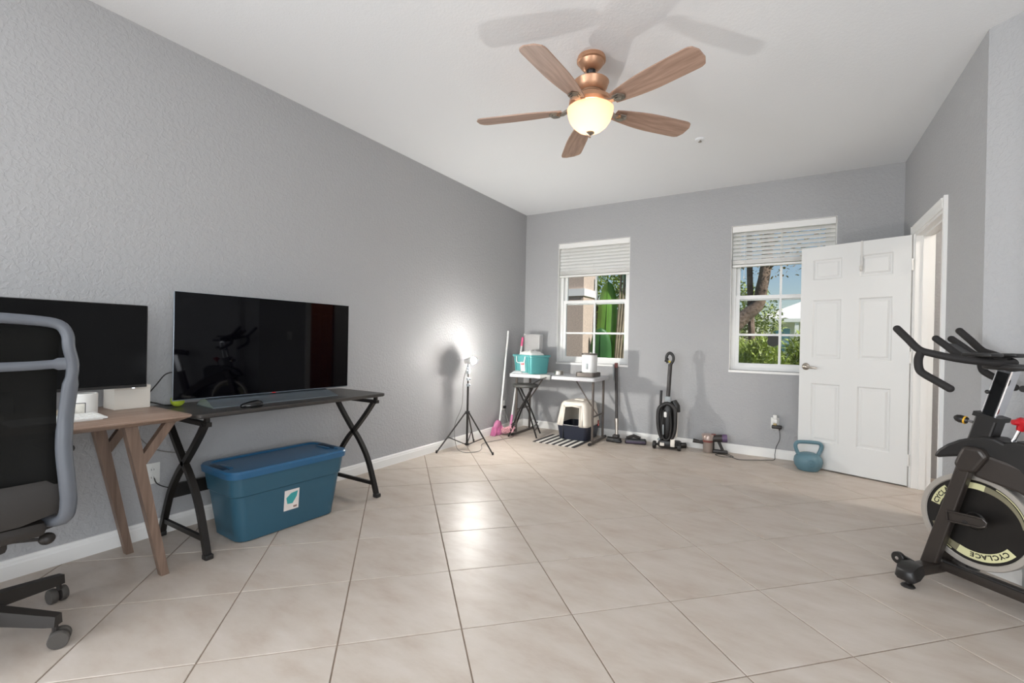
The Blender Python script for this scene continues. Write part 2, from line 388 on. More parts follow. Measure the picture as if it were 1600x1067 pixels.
# ---- door casing (trim) and jamb
tr = thing('trim_1', 'white moulded door casing and jamb around the doorway', 'door casing', (XR, 0, 0), kind='structure')
def casing(y0, y1, z0, z1, horiz):
    mb = MB()
    if horiz:
        prof = [(z0, 0.0), (z0, -0.012), (z0+0.02, -0.016), (z0+0.045, -0.016), (z0+0.062, -0.022), (z1, -0.020), (z1, 0.0)]
        loft(mb, [[(x, y0, z) for z, x in prof], [(x, y1, z) for z, x in prof]])
    else:
        s = 1 if y1 > y0 else -1
        prof = [(0, 0.0), (0, -0.012), (0.02, -0.016), (0.045, -0.016), (0.062, -0.022), (abs(y1-y0), -0.020), (abs(y1-y0), 0.0)]
        loft(mb, [[(x, y0+s*d, z0) for d, x in prof], [(x, y0+s*d, z1) for d, x in prof]])
    return mb
obj(casing(DY0, DY0-0.07, 0, DZ+0.07, False), 'casing', M['trim'], tr, smooth=0)
obj(casing(DY1, DY1+0.07, 0, DZ+0.07, False), 'casing', M['trim'], tr, smooth=0)
obj(casing(DY0, DY1, DZ, DZ+0.07, True), 'head_casing', M['trim'], tr, smooth=0)
jb = MB(); jb.box(0, WT, DY0, DY0+0.016, 0, DZ); jb.box(0, WT, DY1-0.016, DY1, 0, DZ); jb.box(0, WT, DY0+0.016, DY1-0.016, DZ-0.016, DZ)
obj(jb, 'jamb', M['trim'], tr, smooth=0)
jb = MB(); jb.box(0.045, 0.085, DY0+0.016, DY0+0.028, 0, DZ-0.016); jb.box(0.045, 0.085, DY1-0.028, DY1-0.016, 0, DZ-0.016); jb.box(0.045, 0.085, DY0+0.028, DY1-0.028, DZ-0.028, DZ-0.016)
obj(jb, 'door_stop', M['trim'], tr, smooth=0)

# ---- six-panel doors
COLS = ((0.115, 0.345), (0.475, 0.700)); ROWS = ((0.255, 0.785), (1.015, 1.550), (1.735, 1.920))
def panel_door(root, W, Hd, m, th=0.036, z0=0.012):
    mb = MB(); xs = [0, COLS[0][0], COLS[0][1], COLS[1][0], COLS[1][1], W]; zs = [z0, ROWS[0][0], ROWS[0][1], ROWS[1][0], ROWS[1][1], ROWS[2][0], ROWS[2][1], Hd]
    for i in range(5):
        for j in range(7):
            if i in (1, 3) and j in (1, 3, 5): continue
            mb.box(xs[i], xs[i+1], 0, th, zs[j], zs[j+1])
    obj(mb, 'door_slab', m, root, smooth=0)
    for cx in COLS:
        for rz in ROWS:
            p = MB(); a, b, c, d = cx[0], cx[1], rz[0], rz[1]
            for s, y in ((1, 0.0), (-1, th)):
                ring = lambda e, dep: [(a+e, y+s*dep, c+e), (b-e, y+s*dep, c+e), (b-e, y+s*dep, d-e), (a+e, y+s*dep, d-e)]
                loft(p, [ring(0, 0.0), ring(0.010, 0.009), ring(0.022, 0.009), ring(0.036, 0.003)], cap0=False)
            obj(p, 'panel', m, root, smooth=0)
hinge = Vector((0.838, 4.872, 0)); free = Vector((0.084, 5.160, 0)); DW = 0.80
ang = math.atan2(free.y-hinge.y, free.x-hinge.x)
d1 = thing('door_1', 'open white six-panel door with a satin lever handle', 'door', hinge, ang, kind='structure')
panel_door(d1, DW, 2.040, M['door'])                # local +x runs from the hinge to the free edge, local +y faces the room
hd = obj(MB().lathe([(0.001, 0), (0.030, 0.0), (0.033, 0.004), (0.030, 0.010), (0.014, 0.016), (0.012, 0.040), (0.001, 0.042)], 20, Matrix.Translation((0.745, 0.036, 0.935)) @ Matrix.Rotation(-PI/2, 4, 'X')), 'door_handle', M['nickel'], d1, label='satin nickel lever handle')
obj(MB().tube(smoothpath([(0.745, 0.072, 0.935), (0.715, 0.078, 0.932), (0.68, 0.078, 0.928), (0.645, 0.075, 0.925)], 4), [0.010]*9+[0.008]*4, 8, ry=0.006), 'lever', M['nickel'], hd)
for z in (0.22, 1.05, 1.80):
    mb = MB(); mb.box(-0.012, 0.0, 0.0, 0.034, z-0.045, z+0.045); mb.tube([(-0.006, 0.040, z-0.047), (-0.006, 0.040, z+0.047)], 0.006, 8)
    obj(mb, 'hinge', M['trim'], d1)
hk = thing('over_door_hook', 'thin white metal hook hung over the top of the white door', 'hook', hinge, ang)
M['hook'] = mat('white_hook_metal', (206, 204, 200), 0.35)
mb = MB(); mb.box(0.324, 0.340, 0.0365, 0.0390, 1.79, 2.0435); mb.box(0.324, 0.340, -0.003, 0.0365, 2.0410, 2.0435); mb.box(0.324, 0.340, -0.003, -0.0005, 1.99, 2.0410); obj(mb, 'strap', M['hook'], hk, smooth=0)
obj(MB().tube(smoothpath([(0.332, 0.040, 1.83), (0.332, 0.042, 1.795), (0.332, 0.060, 1.782), (0.332, 0.078, 1.795), (0.332, 0.082, 1.822)], 5), 0.006, 8), 'hook_end', M['hook'], hk)

# hall entry door in stained wood, facing the doorway
M['brown_door'] = mat('brown_stained_wood', (168, 92, 52), 0.35, wood=((128, 64, 34), (6, 6, 0.7), 3.0))
d2 = thing('door_2', 'brown stained wooden six-panel entry door in the hall', 'door', (2.98, YB-0.002, 0), PI, kind='structure')
panel_door(d2, 0.82, 2.04, M['brown_door'])
light('hall_ceiling_light', 'POINT', (2.3, 4.0, 2.6), 60, (1.0, 0.92, 0.82), shadow_soft_size=0.1)

# ---- windows
def window(n, x0, x1, label):
    z0, z1 = WZ; r = thing('window_%d' % n, label, 'window', (0, YB, 0), kind='structure')
    w = x1-x0; f = 0.042; yf = 0.075            # frame set back in the reveal
    mb = MB(); mb.box(x0-0.004, x1+0.004, -0.012, yf, z0-0.024, z0); mb.box(x0, x0+0.004, 0, yf, z0, z1); mb.box(x1-0.004, x1, 0, yf, z0, z1); mb.box(x0+0.004, x1-0.004, 0, yf, z1-0.004, z1)
    obj(mb, 'window_sill', M['trim'], r, smooth=0)
    mb = MB(); mb.box(x0, x0+f, yf, WD, z0, z1); mb.box(x1-f, x1, yf, WD, z0, z1); mb.box(x0+f, x1-f, yf, WD, z0, z0+0.035); mb.box(x0+f, x1-f, yf, WD, z1-0.035, z1)
    obj(mb, 'window_frame', M['vinyl'], r, smooth=0)
    zm = 1.612; xm = (x0+x1)/2
    def sash(name, za, zb, y, hm):
        s = 0.038; a, b = x0+f, x1-f; mb = MB()
        mb.box(a, a+s, y, y+0.03, za, zb); mb.box(b-s, b, y, y+0.03, za, zb); mb.box(a+s, b-s, y, y+0.03, za, za+s); mb.box(a+s, b-s, y, y+0.03, zb-s, zb)
        o = obj(mb, name, M['vinyl'], r, smooth=0)
        m2 = MB(); m2.box(xm-0.011, xm+0.011, y+0.004, y+0.026, za+s, zb-s)
        for z in hm: m2.box(a+s, b-s, y+0.005, y+0.025, z-0.011, z+0.011)
        obj(m2, 'muntin', M['vinyl'], o, smooth=0)
        zz = [za+s]+[h for h in hm]+[zb-s]
        for k in range(len(zz)-1):
            for xa, xb in ((a+s, xm-0.011), (xm+0.011, b-s)):
                obj(MB().box(xa, xb, y+0.013, y+0.017, zz[k]+(0.011 if k else 0), zz[k+1]-(0.011 if k < len(zz)-2 else 0)), 'pane', M['glass'], o, smooth=0)
    sash('upper_sash', zm-0.02, z1-0.035, 0.122, (1.98,))
    sash('lower_sash', z0+0.035, zm+0.03, 0.088, (1.232,))
    return r
window(1, W1[0], W1[1], 'white sash window above the folding table')
window(2, W2[0], W2[1], 'white sash window partly covered by the open white door')
def blind(x0, x1, label, ntop, tilt, stack, cordx):
    r = thing('window_blind', label, 'blind', ((x0+x1)/2, YB+0.042, WZ[1]-0.006)); w = (x1-x0)/2-0.012
    mb = MB(); mb.box(-w, w, -0.026, 0.022, -0.040, 0); obj(mb, 'headrail', M['blind'], r, smooth=0)
    obj(MB().prism([(-w-0.004, -0.062), (w+0.004, -0.062), (w+0.004, -0.001), (-w-0.004, -0.001)], -0.038, -0.030), 'valance', M['blind'], r, smooth=0)
    ca, sa = math.cos(tilt), math.sin(tilt); sl = MB(); n = 5; top = []; bot = []
    for i in range(n+1):
        t = -0.025+0.05*i/n; h = 0.0025*(1-(2*i/n-1)**2); y = t*ca; z = t*sa
        top.append((y-h*sa, z+h*ca)); bot.append((y-(h-0.0026)*sa, z+(h-0.0026)*ca))
    prof = top+bot[::-1]; loft(sl, [[(-w, y, z) for y, z in prof], [(w, y, z) for y, z in prof]])
    slm = mesh_of(sl, 'slat', 60); slm.materials.append(M['blind'])
    z = -0.078
    for k in range(ntop): obj(slm, 'slat', None, r, (0, 0, z)); z -= 0.0405
    z -= 0.0
    fl = MB().rbox(-w, w, -0.025, 0.025, -0.0015, 0.0015, 0.001, 1); flm = mesh_of(fl, 'slat', 60); flm.materials.append(M['blind'])
    for k in range(stack): obj(flm, 'slat', None, r, (0, 0, z+0.012)); z -= 0.0046
    obj(MB().rbox(-w, w, -0.025, 0.025, z-0.014, z+0.008, 0.003), 'bottom_rail', M['blind'], r)
    for x in (-w*0.72, 0.0, w*0.72):
        obj(MB().box(x-0.001, x+0.001, -0.0275, -0.0255, z, -0.04), 'ladder_cord', M['blind'], r, smooth=0)
    if cordx is not None:
        c = obj(MB().tube([(cordx, -0.034, -0.06), (cordx, -0.034, -0.52)], 0.002, 6), 'pull_cord', M['blind'], r)
        obj(MB().lathe([(0.001, -0.55), (0.006, -0.545), (0.004, -0.52), (0.001, -0.515)], 8, Matrix.Translation((cordx, -0.034, 0))), 'tassel', M['blind'], c)
    return r
blind(W1[0], W1[1], 'white slatted blind half raised above the folding table, slats nearly shut', 7, 1.05, 10, None)
blind(W2[0], W2[1], 'white slatted blind half raised behind the open door, daylight between slats', 7, 0.86, 10, -0.33)
# shield-shaped sticker on the lower sash glass
pts = [(0, -0.062), (0.022, -0.052), (0.040, -0.046), (0.050, -0.030), (0.052, 0.0), (0.046, 0.022), (0.053, 0.040), (0.044, 0.056), (0.030, 0.050), (0.015, 0.056), (0, 0.052)]
pts = pts+[(-x, z) for x, z in pts[::-1][1:-1]]
M['sticker'] = mat('dark_sticker', (44, 46, 40), 0.6)
o = obj(MB().prism(pts, 0, 0.0015), 'window_sticker', M['sticker'], None, (-0.150, YB+0.088+0.0112, 1.172), 0); tag(o, 'dark shield-shaped sticker on the window pane', 'sticker')

# ================================================================== CEILING
M['bronze'] = mat('brushed_copper_bronze', (196, 152, 122), 0.40, metal=0.75, var=(14, 0.12))
M['blade'] = mat('brown_fan_blade_wood', (176, 146, 128), 0.42, wood=((146, 118, 102), (1.2, 14, 14), 3.0))
def bowl_material():
    m = bpy.data.materials.new('frosted_amber_glass'); m.use_nodes = True; t = m.node_tree; t.nodes.clear()
    o = t.nodes.new('ShaderNodeOutputMaterial'); a = t.nodes.new('ShaderNodeBsdfTranslucent'); a.inputs[0].default_value = srgb(236, 220, 204)
    d = t.nodes.new('ShaderNodeBsdfPrincipled'); d.inputs['Base Color'].default_value = srgb(250, 228, 208); d.inputs['Roughness'].default_value = 0.3
    mx = t.nodes.new('ShaderNodeMixShader'); mx.inputs[0].default_value = 0.35
    t.links.new(a.outputs[0], mx.inputs[1]); t.links.new(d.outputs[0], mx.inputs[2]); t.links.new(mx.outputs[0], o.inputs[0])
    return m
M['bowl'] = bowl_material()
FX, FY = -1.020, 2.515
fan = thing('ceiling_fan', 'ceiling fan with five brown wooden blades and a lit glass bowl', 'ceiling fan', (FX, FY, H))
obj(MB().lathe([(0.030, -0.076), (0.050, -0.068), (0.066, -0.048), (0.074, -0.030), (0.083, -0.025), (0.083, -0.012), (0.079, -0.008), (0.079, 0)], 32), 'canopy', M['bronze'], fan)
obj(MB().sphere((0, 0, -0.082), 0.027, 16, 10), 'hanger_ball', M['black'], fan)
obj(MB().tube([(0, 0, -0.09), (0, 0, -0.145)], 0.013, 12), 'downrod', M['bronze'], fan)
hs = obj(MB().lathe([(0.050, -0.292), (0.112, -0.288), (0.124, -0.272), (0.122, -0.250), (0.090, -0.232), (0.070, -0.222), (0.070, -0.206), (0.082, -0.200), (0.094, -0.180), (0.102, -0.156), (0.105, -0.150), (0.099, -0.144), (0.030, -0.140), (0.012, -0.140)], 36), 'motor_housing', M['bronze'], fan)
for z in (-0.209, -0.217): obj(MB().lathe([(0.071, z-0.002), (0.0735, z), (0.071, z+0.002)], 36), 'vent_ring', M['nickel'], hs)
obj(MB().lathe([(0.030, -0.300), (0.064, -0.298), (0.066, -0.294), (0.050, -0.284)], 32), 'bowl_fitter', M['nickel'], fan)
bo = obj(MB().lathe([(0.004, -0.438), (0.036, -0.434), (0.070, -0.420), (0.098, -0.396), (0.118, -0.366), (0.130, -0.330), (0.134, -0.302), (0.131, -0.302), (0.127, -0.330), (0.115, -0.364), (0.095, -0.392), (0.068, -0.416), (0.036, -0.430), (0.004, -0.434)], 40), 'glass_bowl', M['bowl'], fan, label='lit frosted amber glass bowl')
obj(MB().lathe([(0.001, -0.468), (0.006, -0.466), (0.007, -0.458), (0.004, -0.452), (0.012, -0.448), (0.026, -0.440), (0.026, -0.436), (0.001, -0.430)], 20), 'finial', M['nickel'], bo)
bl = MB(); out = []
for i in range(25):
    t = i/24.0; rr = 0.165+0.525*t
    hw = 0.040+0.036*math.sin(min(1, t*1.75)*PI/2) if t < 0.93 else 0.0
    out.append((rr, hw))
def half(t):
    base = 0.040+0.034*math.sin(min(1.0, t/0.55)*PI/2)
    if t > 0.90: base *= math.sqrt(max(0.0, 1-((t-0.90)/0.10)**2))*0.55+0.45 if t < 0.999 else 0.40
    return base
us = [i/30 for i in range(31)]
outl = [(0.165+0.525*t, half(t)) for t in us]+[(0.165+0.525*t, -half(t)*0.97) for t in us[::-1]]
bl.plate(outl, -0.0035, 0.0035)
Mb = Matrix.Translation((0, 0, -0.302)) @ Matrix.Rotation(math.radians(-12), 4, 'X')
bl.xf(Mb); blm = mesh_of(bl, 'blade', 30); blm.materials.append(M['blade'])
ar = MB(); ar.bar([(0.085, 0, -0.272), (0.120, 0, -0.290), (0.160, 0, -0.310), (0.200, 0, -0.312)], 0.010, 0.034)
for r_, z_ in ((0.040, -0.309), (0.031, -0.314), (0.021, -0.319)):
    ar.lathe([(r_, z_-0.005), (r_, z_), (r_*0.9, z_+0.002)], 6, Matrix.Translation((0.205, 0, 0)))
arm = mesh_of(ar, 'blade_arm', 30); arm.materials.append(M['nickel'])
for k in range(5):
    a = math.radians(-20.5+72*k)
    b1 = obj(blm, 'blade', None, fan); b1.rotation_euler = (0, 0, a)
    b2 = obj(arm, 'blade_arm', None, fan); b2.rotation_euler = (0, 0, a)
fl_ = light('fan_bulb', 'POINT', (FX, FY, H-0.350), 1.9, (1.0, 0.79, 0.60), shadow_soft_size=0.035)
sp = thing('fire_sprinkler', 'small white sprinkler rose on the ceiling', 'sprinkler', (-0.652, 3.947, H))
obj(MB().lathe([(0.012, -0.012), (0.028, -0.012), (0.036, -0.006), (0.037, 0)], 20), 'escutcheon', M['ceiling'], sp)
obj(MB().lathe([(0.002, -0.026), (0.014, -0.026), (0.014, -0.023), (0.004, -0.021), (0.004, -0.012)], 12), 'deflector', M['nickel'], sp)

# ================================================================== LEFT: WOODEN DESK AND WHAT IS ON IT
M['walnut'] = mat('brown_wood_laminate', (164, 140, 124), 0.45, wood=((126, 104, 90), (14, 0.9, 14), 2.2))
M['walnut_leg'] = mat('brown_wood_leg', (126, 104, 90), 0.5, wood=((94, 76, 64), (14, 14, 0.9), 2.6))
DZ1 = 0.750; desk_y1, desk_x1 = 1.082, -2.388
desk = thing('wooden_desk', 'brown wooden writing desk with splayed tapered legs', 'desk', (-2.694, 0.42, 0))
mb = MB()
L = lambda x0, x1, y0, y1, r, z: [(x, y, z) for x, y in roundrect(x0, x1, y0, y1, r)]
loft(mb, [L(-0.270, 0.270, -0.626, 0.626, 0.030, 0.722), L(-0.300, 0.300, -0.656, 0.656, 0.035, 0.738), L(-0.306, 0.306, -0.662, 0.662, 0.04, 0.742), L(-0.306, 0.306, -0.662, 0.662, 0.04, 0.748), L(-0.303, 0.303, -0.659, 0.659, 0.04, 0.750)])
obj(mb, 'desktop', M['walnut'], desk)
def desk_leg(x, s):
    yt, yb = s*0.445, s*0.588
    mb = MB(); loops = []
    for (yy, z, a, b) in ((yb, 0.0, 0.018, 0.016), (yt, 0.722, 0.023, 0.024)):
        loops.append([(x-a, yy-b, z), (x+a, yy-b, z), (x+a, yy+b, z), (x-a, yy+b, z)])
    loft(mb, loops); lg = obj(mb, 'leg', M['walnut_leg'], desk, smooth=0)
    br = MB(); br.bar([(x, s*0.492, 0.545), (x, s*0.608, 0.724)], 0.036, 0.034, up=(0, 1, 0))
    obj(br, 'brace', M['walnut_leg'], lg, smooth=0)
for x in (0.198, -0.190):
    for s in (1, -1): desk_leg(x, s)
for y_ in (-0.47, 0.42): obj(MB().box(-0.166, 0.174, y_, y_+0.05, 0.70, 0.722), 'under_rail', M['walnut_leg'], desk, smooth=0)

M['screen'] = mat('dark_screen', (9, 9, 10), 0.12, spec=0.18)
mo = thing('computer_monitor', 'wide black computer monitor standing on the wooden desk', 'monitor', (-2.735, 0.605, DZ1))
obj(MB().rbox(-0.030, 0.0, -0.415, 0.415, 0.112, 0.515, 0.006), 'casing', M['black'], mo)
obj(MB().box(0.0, 0.0015, -0.409, 0.409, 0.126, 0.511), 'screen', M['screen'], mo, smooth=0)
obj(MB().box(0.0005, 0.003, -0.412, 0.412, 0.112, 0.124), 'bottom_bezel', M['black'], mo, smooth=0)
obj(MB().lathe([(0.001, 0), (0.005, 0.001), (0.006, 0.004), (0.001, 0.005)], 10, Matrix.Translation((-0.004, 0.36, 0.107))), 'power_light', mat('power_led', (240, 240, 255), 0.3, emit=((235, 240, 255), 1.5)), mo)
obj(MB().rbox(-0.055, -0.030, -0.035, 0.035, 0.0, 0.36, 0.005), 'stand_neck', M['black'], mo)
obj(MB().rbox(-0.20, -0.036, -0.105, 0.105, 0.0, 0.010, 0.004), 'stand_base', M['black'], mo)
M['cream'] = mat('cream_card', (222, 216, 206), 0.55)
bx = thing('white_storage_box', 'plain cream white box standing under the monitor corner', 'box', (-2.86, 0.985, DZ1))
obj(MB().rbox(-0.075, 0.060, -0.074, 0.074, 0.0, 0.114, 0.003), 'box_body', M['cream'], bx)
obj(MB().rbox(-0.076, 0.061, -0.075, 0.075, 0.096, 0.116, 0.002), 'lid', M['cream'], bx)
ja = thing('white_canister', 'white cylindrical canister with a black-edged square label', 'canister', (-2.725, 0.775, DZ1))
obj(MB().lathe([(0.048, 0.0), (0.051, 0.003), (0.051, 0.098), (0.048, 0.102), (0.045, 0.098), (0.045, 0.085), (0.001, 0.085)], 32), 'jar', M['white_plastic'], ja)
def wrap(mb, r, a0, a1, z0, z1, n=10):
    vs = [(r*math.cos(a0+(a1-a0)*k/n), r*math.sin(a0+(a1-a0)*k/n), z) for z in (z0, z1) for k in range(n+1)]
    return mb.add(vs, [(k, k+1, n+2+k, n+1+k) for k in range(n)])
lb = obj(wrap(MB(), 0.0513, -1.05, -0.10, 0.012, 0.064), 'label_edge', M['black'], ja)
obj(wrap(MB(), 0.0516, -1.00, -0.15, 0.015, 0.061), 'paper_label', mat('paper', (214, 210, 200), 0.7, var=(60, 0.12)), ja)
kb = thing('keyboard', 'thin white keyboard lying in front of the white canister', 'keyboard', (-2.60, 0.66, DZ1), 0.06)
mb = MB(); mb.prism([(-0.06, 0.012), (0.06, 0.004), (0.06, 0.010), (-0.06, 0.020)], -0.145, 0.145); mb.box(-0.055, -0.045, -0.13, 0.13, 0.0, 0.013); mb.box(0.045, 0.055, -0.13, 0.13, 0.0, 0.006); obj(mb, 'case', M['white_plastic'], kb, smooth=0)
key = mesh_of(MB().rbox(-0.0075, 0.0075, -0.0075, 0.0075, 0.0, 0.004, 0.0012, 1), 'key', 30); key.materials.append(M['white_plastic'])
for i in range(5):
    for j in range(14):
        k = obj(key, 'key', None, kb, (-0.045+i*0.021, -0.128+j*0.0197, 0.0185-(i*0.021+0.015)*0.0833)); k.rotation_euler = (0, 0.083, 0)
tr_ = thing('desk_tray', 'small open beige wooden tray beside the white canister', 'tray', (-2.70, 0.61, DZ1))
mb = MB(); mb.box(-0.03, 0.03, -0.09, 0.09, 0, 0.006)
obj(mb, 'tray_base', mat('beige_wood', (196, 184, 166), 0.6), tr_, smooth=0)
mb = MB(); mb.box(-0.03, -0.026, -0.09, 0.09, 0.006, 0.035); mb.box(0.026, 0.03, -0.09, 0.09, 0.006, 0.035); mb.box(-0.026, 0.026, -0.09, -0.086, 0.006, 0.035); mb.box(-0.026, 0.026, 0.086, 0.09, 0.006, 0.035)
obj(mb, 'tray_rim', bpy.data.materials['beige_wood'], tr_, smooth=0)
ch = thing('charging_dock', 'small black charging dock standing at the back of the wooden desk', 'dock', (-2.93, 0.80, DZ1))
obj(MB().lathe([(0.032, 0), (0.034, 0.006), (0.026, 0.014), (0.008, 0.020), (0.007, 0.055)], 16), 'dock_base', M['black'], ch)
obj(MB().rbox(-0.012, 0.012, -0.016, 0.016, 0.052, 0.085, 0.006), 'dock_head', M['black'], ch)

# ================================================================== BLACK TV DESK, TV, THINGS ON IT
M['tvdesk'] = mat('charcoal_wood_laminate', (66, 62, 58), 0.36, wood=((40, 37, 35), (14, 1.0, 14), 2.5))
TZ = 0.730
td = thing('television_desk', 'long black desk with curved crossing metal legs', 'desk', (-2.735, 1.748, 0))
mb = MB(); loft(mb, [L(-0.250, 0.250, -0.612, 0.612, 0.03, 0.708), L(-0.256, 0.256, -0.618, 0.618, 0.03, 0.714), L(-0.256, 0.256, -0.618, 0.618, 0.03, 0.726), L(-0.252, 0.252, -0.614, 0.614, 0.03, 0.730)])
obj(mb, 'desktop', M['tvdesk'], td)
for y in (-0.556, 0.548):
    for s in (1, -1):                            # two curved bars crossing
        P = [(s*0.252, y, 0.0), (s*0.226, y, 0.08), (s*0.150, y, 0.262), (s*0.060, y, 0.385), (-s*0.010, y, 0.452), (-s*0.09, y, 0.535), (-s*0.165, y, 0.620), (-s*0.205, y, 0.672)]
        lg = obj(MB().bar(smoothpath(P, 4), 0.030, 0.026, up=(0, 1, 0)), 'leg', M['black_metal'], td, smooth=50)
        obj(MB().rbox(s*0.252-0.022, s*0.252+0.022, y-0.019, y+0.019, 0.0, 0.026, 0.005), 'foot_cap', M['black'], lg)
    obj(MB().box(-0.235, 0.245, y-0.013, y+0.013, 0.662, 0.684), 'top_rail', M['black_metal'], td, smooth=0)
    for x in (-0.215, 0.222): obj(MB().box(x-0.011, x+0.011, y-0.010, y+0.010, 0.684, 0.708), 'spacer', M['black_metal'], td, smooth=0)
    obj(MB().box(-0.205, 0.205, y-0.008, y+0.008, 0.080, 0.104), 'foot_rail', M['black_metal'], td, smooth=0)
obj(MB().box(-0.168, -0.150, -0.556, 0.548, 0.225, 0.300), 'back_panel', M['black_metal'], td, smooth=0)

tv = thing('television', 'large black flat television on the black desk', 'television', (-2.715, 1.665, TZ), math.radians(-2.06))
M['tvscreen'] = mat('oled_screen', (3, 3, 6), 0.03, spec=0.22)
M['silver'] = mat('dark_silver', (150, 160, 168), 0.35, metal=0.8)
obj(MB().rbox(-0.012, 0.0, -0.535, 0.535, 0.046, 0.620, 0.003), 'panel_back', M['silver'], tv)
obj(MB().box(0.0, 0.002, -0.533, 0.533, 0.052, 0.6185), 'screen', M['tvscreen'], tv, smooth=0)
obj(MB().rbox(-0.050, -0.012, -0.40, 0.40, 0.05, 0.33, 0.012), 'rear_housing', M['black'], tv)
mb = MB(); loft(mb, [[(0.10, -0.385, 0.001), (0.10, 0.385, 0.001), (-0.09, 0.385, 0.001), (-0.09, -0.385, 0.001)], [(0.10, -0.385, 0.006), (0.10, 0.385, 0.006), (-0.09, 0.385, 0.010), (-0.09, -0.385, 0.010)], [(0.012, -0.375, 0.034), (0.012, 0.375, 0.034), (-0.045, 0.375, 0.050), (-0.045, -0.375, 0.050)]])
obj(mb, 'stand', M['silver'], tv, smooth=0)
obj(MB().box(0.0005, 0.003, -0.010, 0.010, 0.0465, 0.0505), 'indicator', mat('red_indicator', (190, 40, 40), 0.4, emit=((255, 60, 60), 0.15)), tv, smooth=0)

mo_ = thing('computer_mouse', 'black computer mouse lying on the black desk under the television', 'mouse', (-2.545, 1.435, TZ), 1.35)
prof = []
mb = MB(); loops = []
for z, k in ((0.0, 0.92), (0.008, 1.0), (0.018, 0.98), (0.027, 0.80), (0.033, 0.45)):
    loops.append([(0.058*k*math.cos(a)+0.006*(1-k), 0.031*k*math.sin(a), z+0.004*math.cos(a)*(1 if z > 0.01 else 0)) for a in [2*PI*i/24 for i in range(24)]])
loft(mb, loops); obj(mb, 'mouse_shell', M['black_gloss'], mo_, smooth=60)
obj(MB().lathe([(0.006, -0.003), (0.007, 0), (0.006, 0.003)], 12, Matrix.Translation((0.030, 0, 0.031)) @ Matrix.Rotation(PI/2, 4, 'X')), 'scroll_wheel', M['rubber'], mo_)
M['felt'] = mat('yellow_green_felt', (186, 206, 60), 0.9, bump=(300, 0.5, 0.002))
tb = tag(obj(MB().sphere((0, 0, 0.033), 0.033, 24, 16), 'tennis_ball', M['felt'], None, (-2.862, 1.208, TZ)), 'yellow-green tennis ball behind the corner of the television', 'ball')
def cable(name, pts, r, m, label, k=6):
    o = obj(MB().tube(smoothpath(pts, k), r, 8), name, m); return tag(o, label, 'cable')
M['cable'] = mat('dark_cable', (34, 33, 32), 0.5); M['grey_cable'] = mat('grey_cable', (120, 118, 114), 0.5)
cable('power_cable', [(-2.742, 1.15, 0.93), (-2.79, 1.12, 0.915), (-2.84, 1.10, 0.86), (-2.90, 1.08, 0.80), (-2.93, 1.05, 0.757), (-2.95, 0.95, 0.755)], 0.0032, M['cable'], 'thin dark cable running up behind the left edge of the television')
cable('desk_cable', [(-2.95, 1.02, 0.757), (-2.90, 1.10, 0.760), (-2.87, 1.16, 0.740), (-2.90, 1.22, 0.736), (-2.94, 1.17, 0.736), (-2.96, 1.10, 0.760), (-2.955, 1.02, 0.757)], 0.0036, M['cable'], 'looped black cable where the two desks meet')
cable('hanging_cable', [(-2.99, 1.02, 0.70), (-2.99, 1.06, 0.60), (-2.985, 1.14, 0.50), (-2.985, 1.24, 0.455), (-2.99, 1.36, 0.44)], 0.003, M['grey_cable'], 'grey cable hanging down the wall behind the black desk')
cable('wall_cable', [(-2.985, 1.153, 0.33), (-2.96, 1.16, 0.30), (-2.955, 1.22, 0.265), (-2.975, 1.32, 0.25), (-2.99, 1.45, 0.245)], 0.003, M['cable'], 'short dark cable plugged into the outlet under the black desk')
def outlet(loc, rz, label, name='wall_outlet'):
    r = thing(name, label, 'outlet', loc, rz)      # local -y faces the room
    obj(MB().rbox(-0.036, 0.036, -0.006, 0.0, -0.058, 0.058, 0.003), 'cover_plate', M['outlet'], r)
    for z in (-0.022, 0.022):
        s = obj(MB().lathe([(0.017, 0), (0.017, 0.002), (0.001, 0.002)], 20, Matrix.Translation((0, -0.006, z)) @ Matrix.Rotation(PI/2, 4, 'X')), 'socket', M['outlet'], r)
        for x in (-0.006, 0.006): obj(MB().box(x-0.001, x+0.001, -0.0086, -0.008, z-0.004, z+0.005), 'slot', M['dark_slot'], s, smooth=0)
    return r
outlet((XL, 1.155, 0.35), PI/2, 'white wall outlet under the black desk')
outlet((XL, 4.80, 0.325), PI/2, 'white wall outlet behind the broom')
sw = thing('light_switch', 'white light switch on the wall beside the doorway', 'light switch', (XR, 3.72, 1.13), -PI/2)
obj(MB().rbox(-0.036, 0.036, -0.006, 0.0, -0.058, 0.058, 0.003), 'cover_plate', M['outlet'], sw)
obj(MB().rbox(-0.016, 0.016, -0.010, -0.005, -0.033, 0.033, 0.003), 'rocker', M['outlet'], sw)
pf = thing('picture_frame', 'dark framed picture hanging high on the diagonal wall', 'picture', (1.35, YC-(1.35-XR), 1.95), -PI/4)
mb = MB(); mb.box(-0.30, 0.30, -0.025, -0.002, -0.24, -0.20); mb.box(-0.30, 0.30, -0.025, -0.002, 0.20, 0.24); mb.box(-0.30, -0.26, -0.025, -0.002, -0.20, 0.20); mb.box(0.26, 0.30, -0.025, -0.002, -0.20, 0.20)
obj(mb, 'frame', M['black'], pf, smooth=0)
obj(MB().box(-0.26, 0.26, -0.012, -0.002, -0.20, 0.20), 'print', mat('muted_print', (96, 98, 100), 0.6, var=(5, 0.4)), pf, smooth=0)

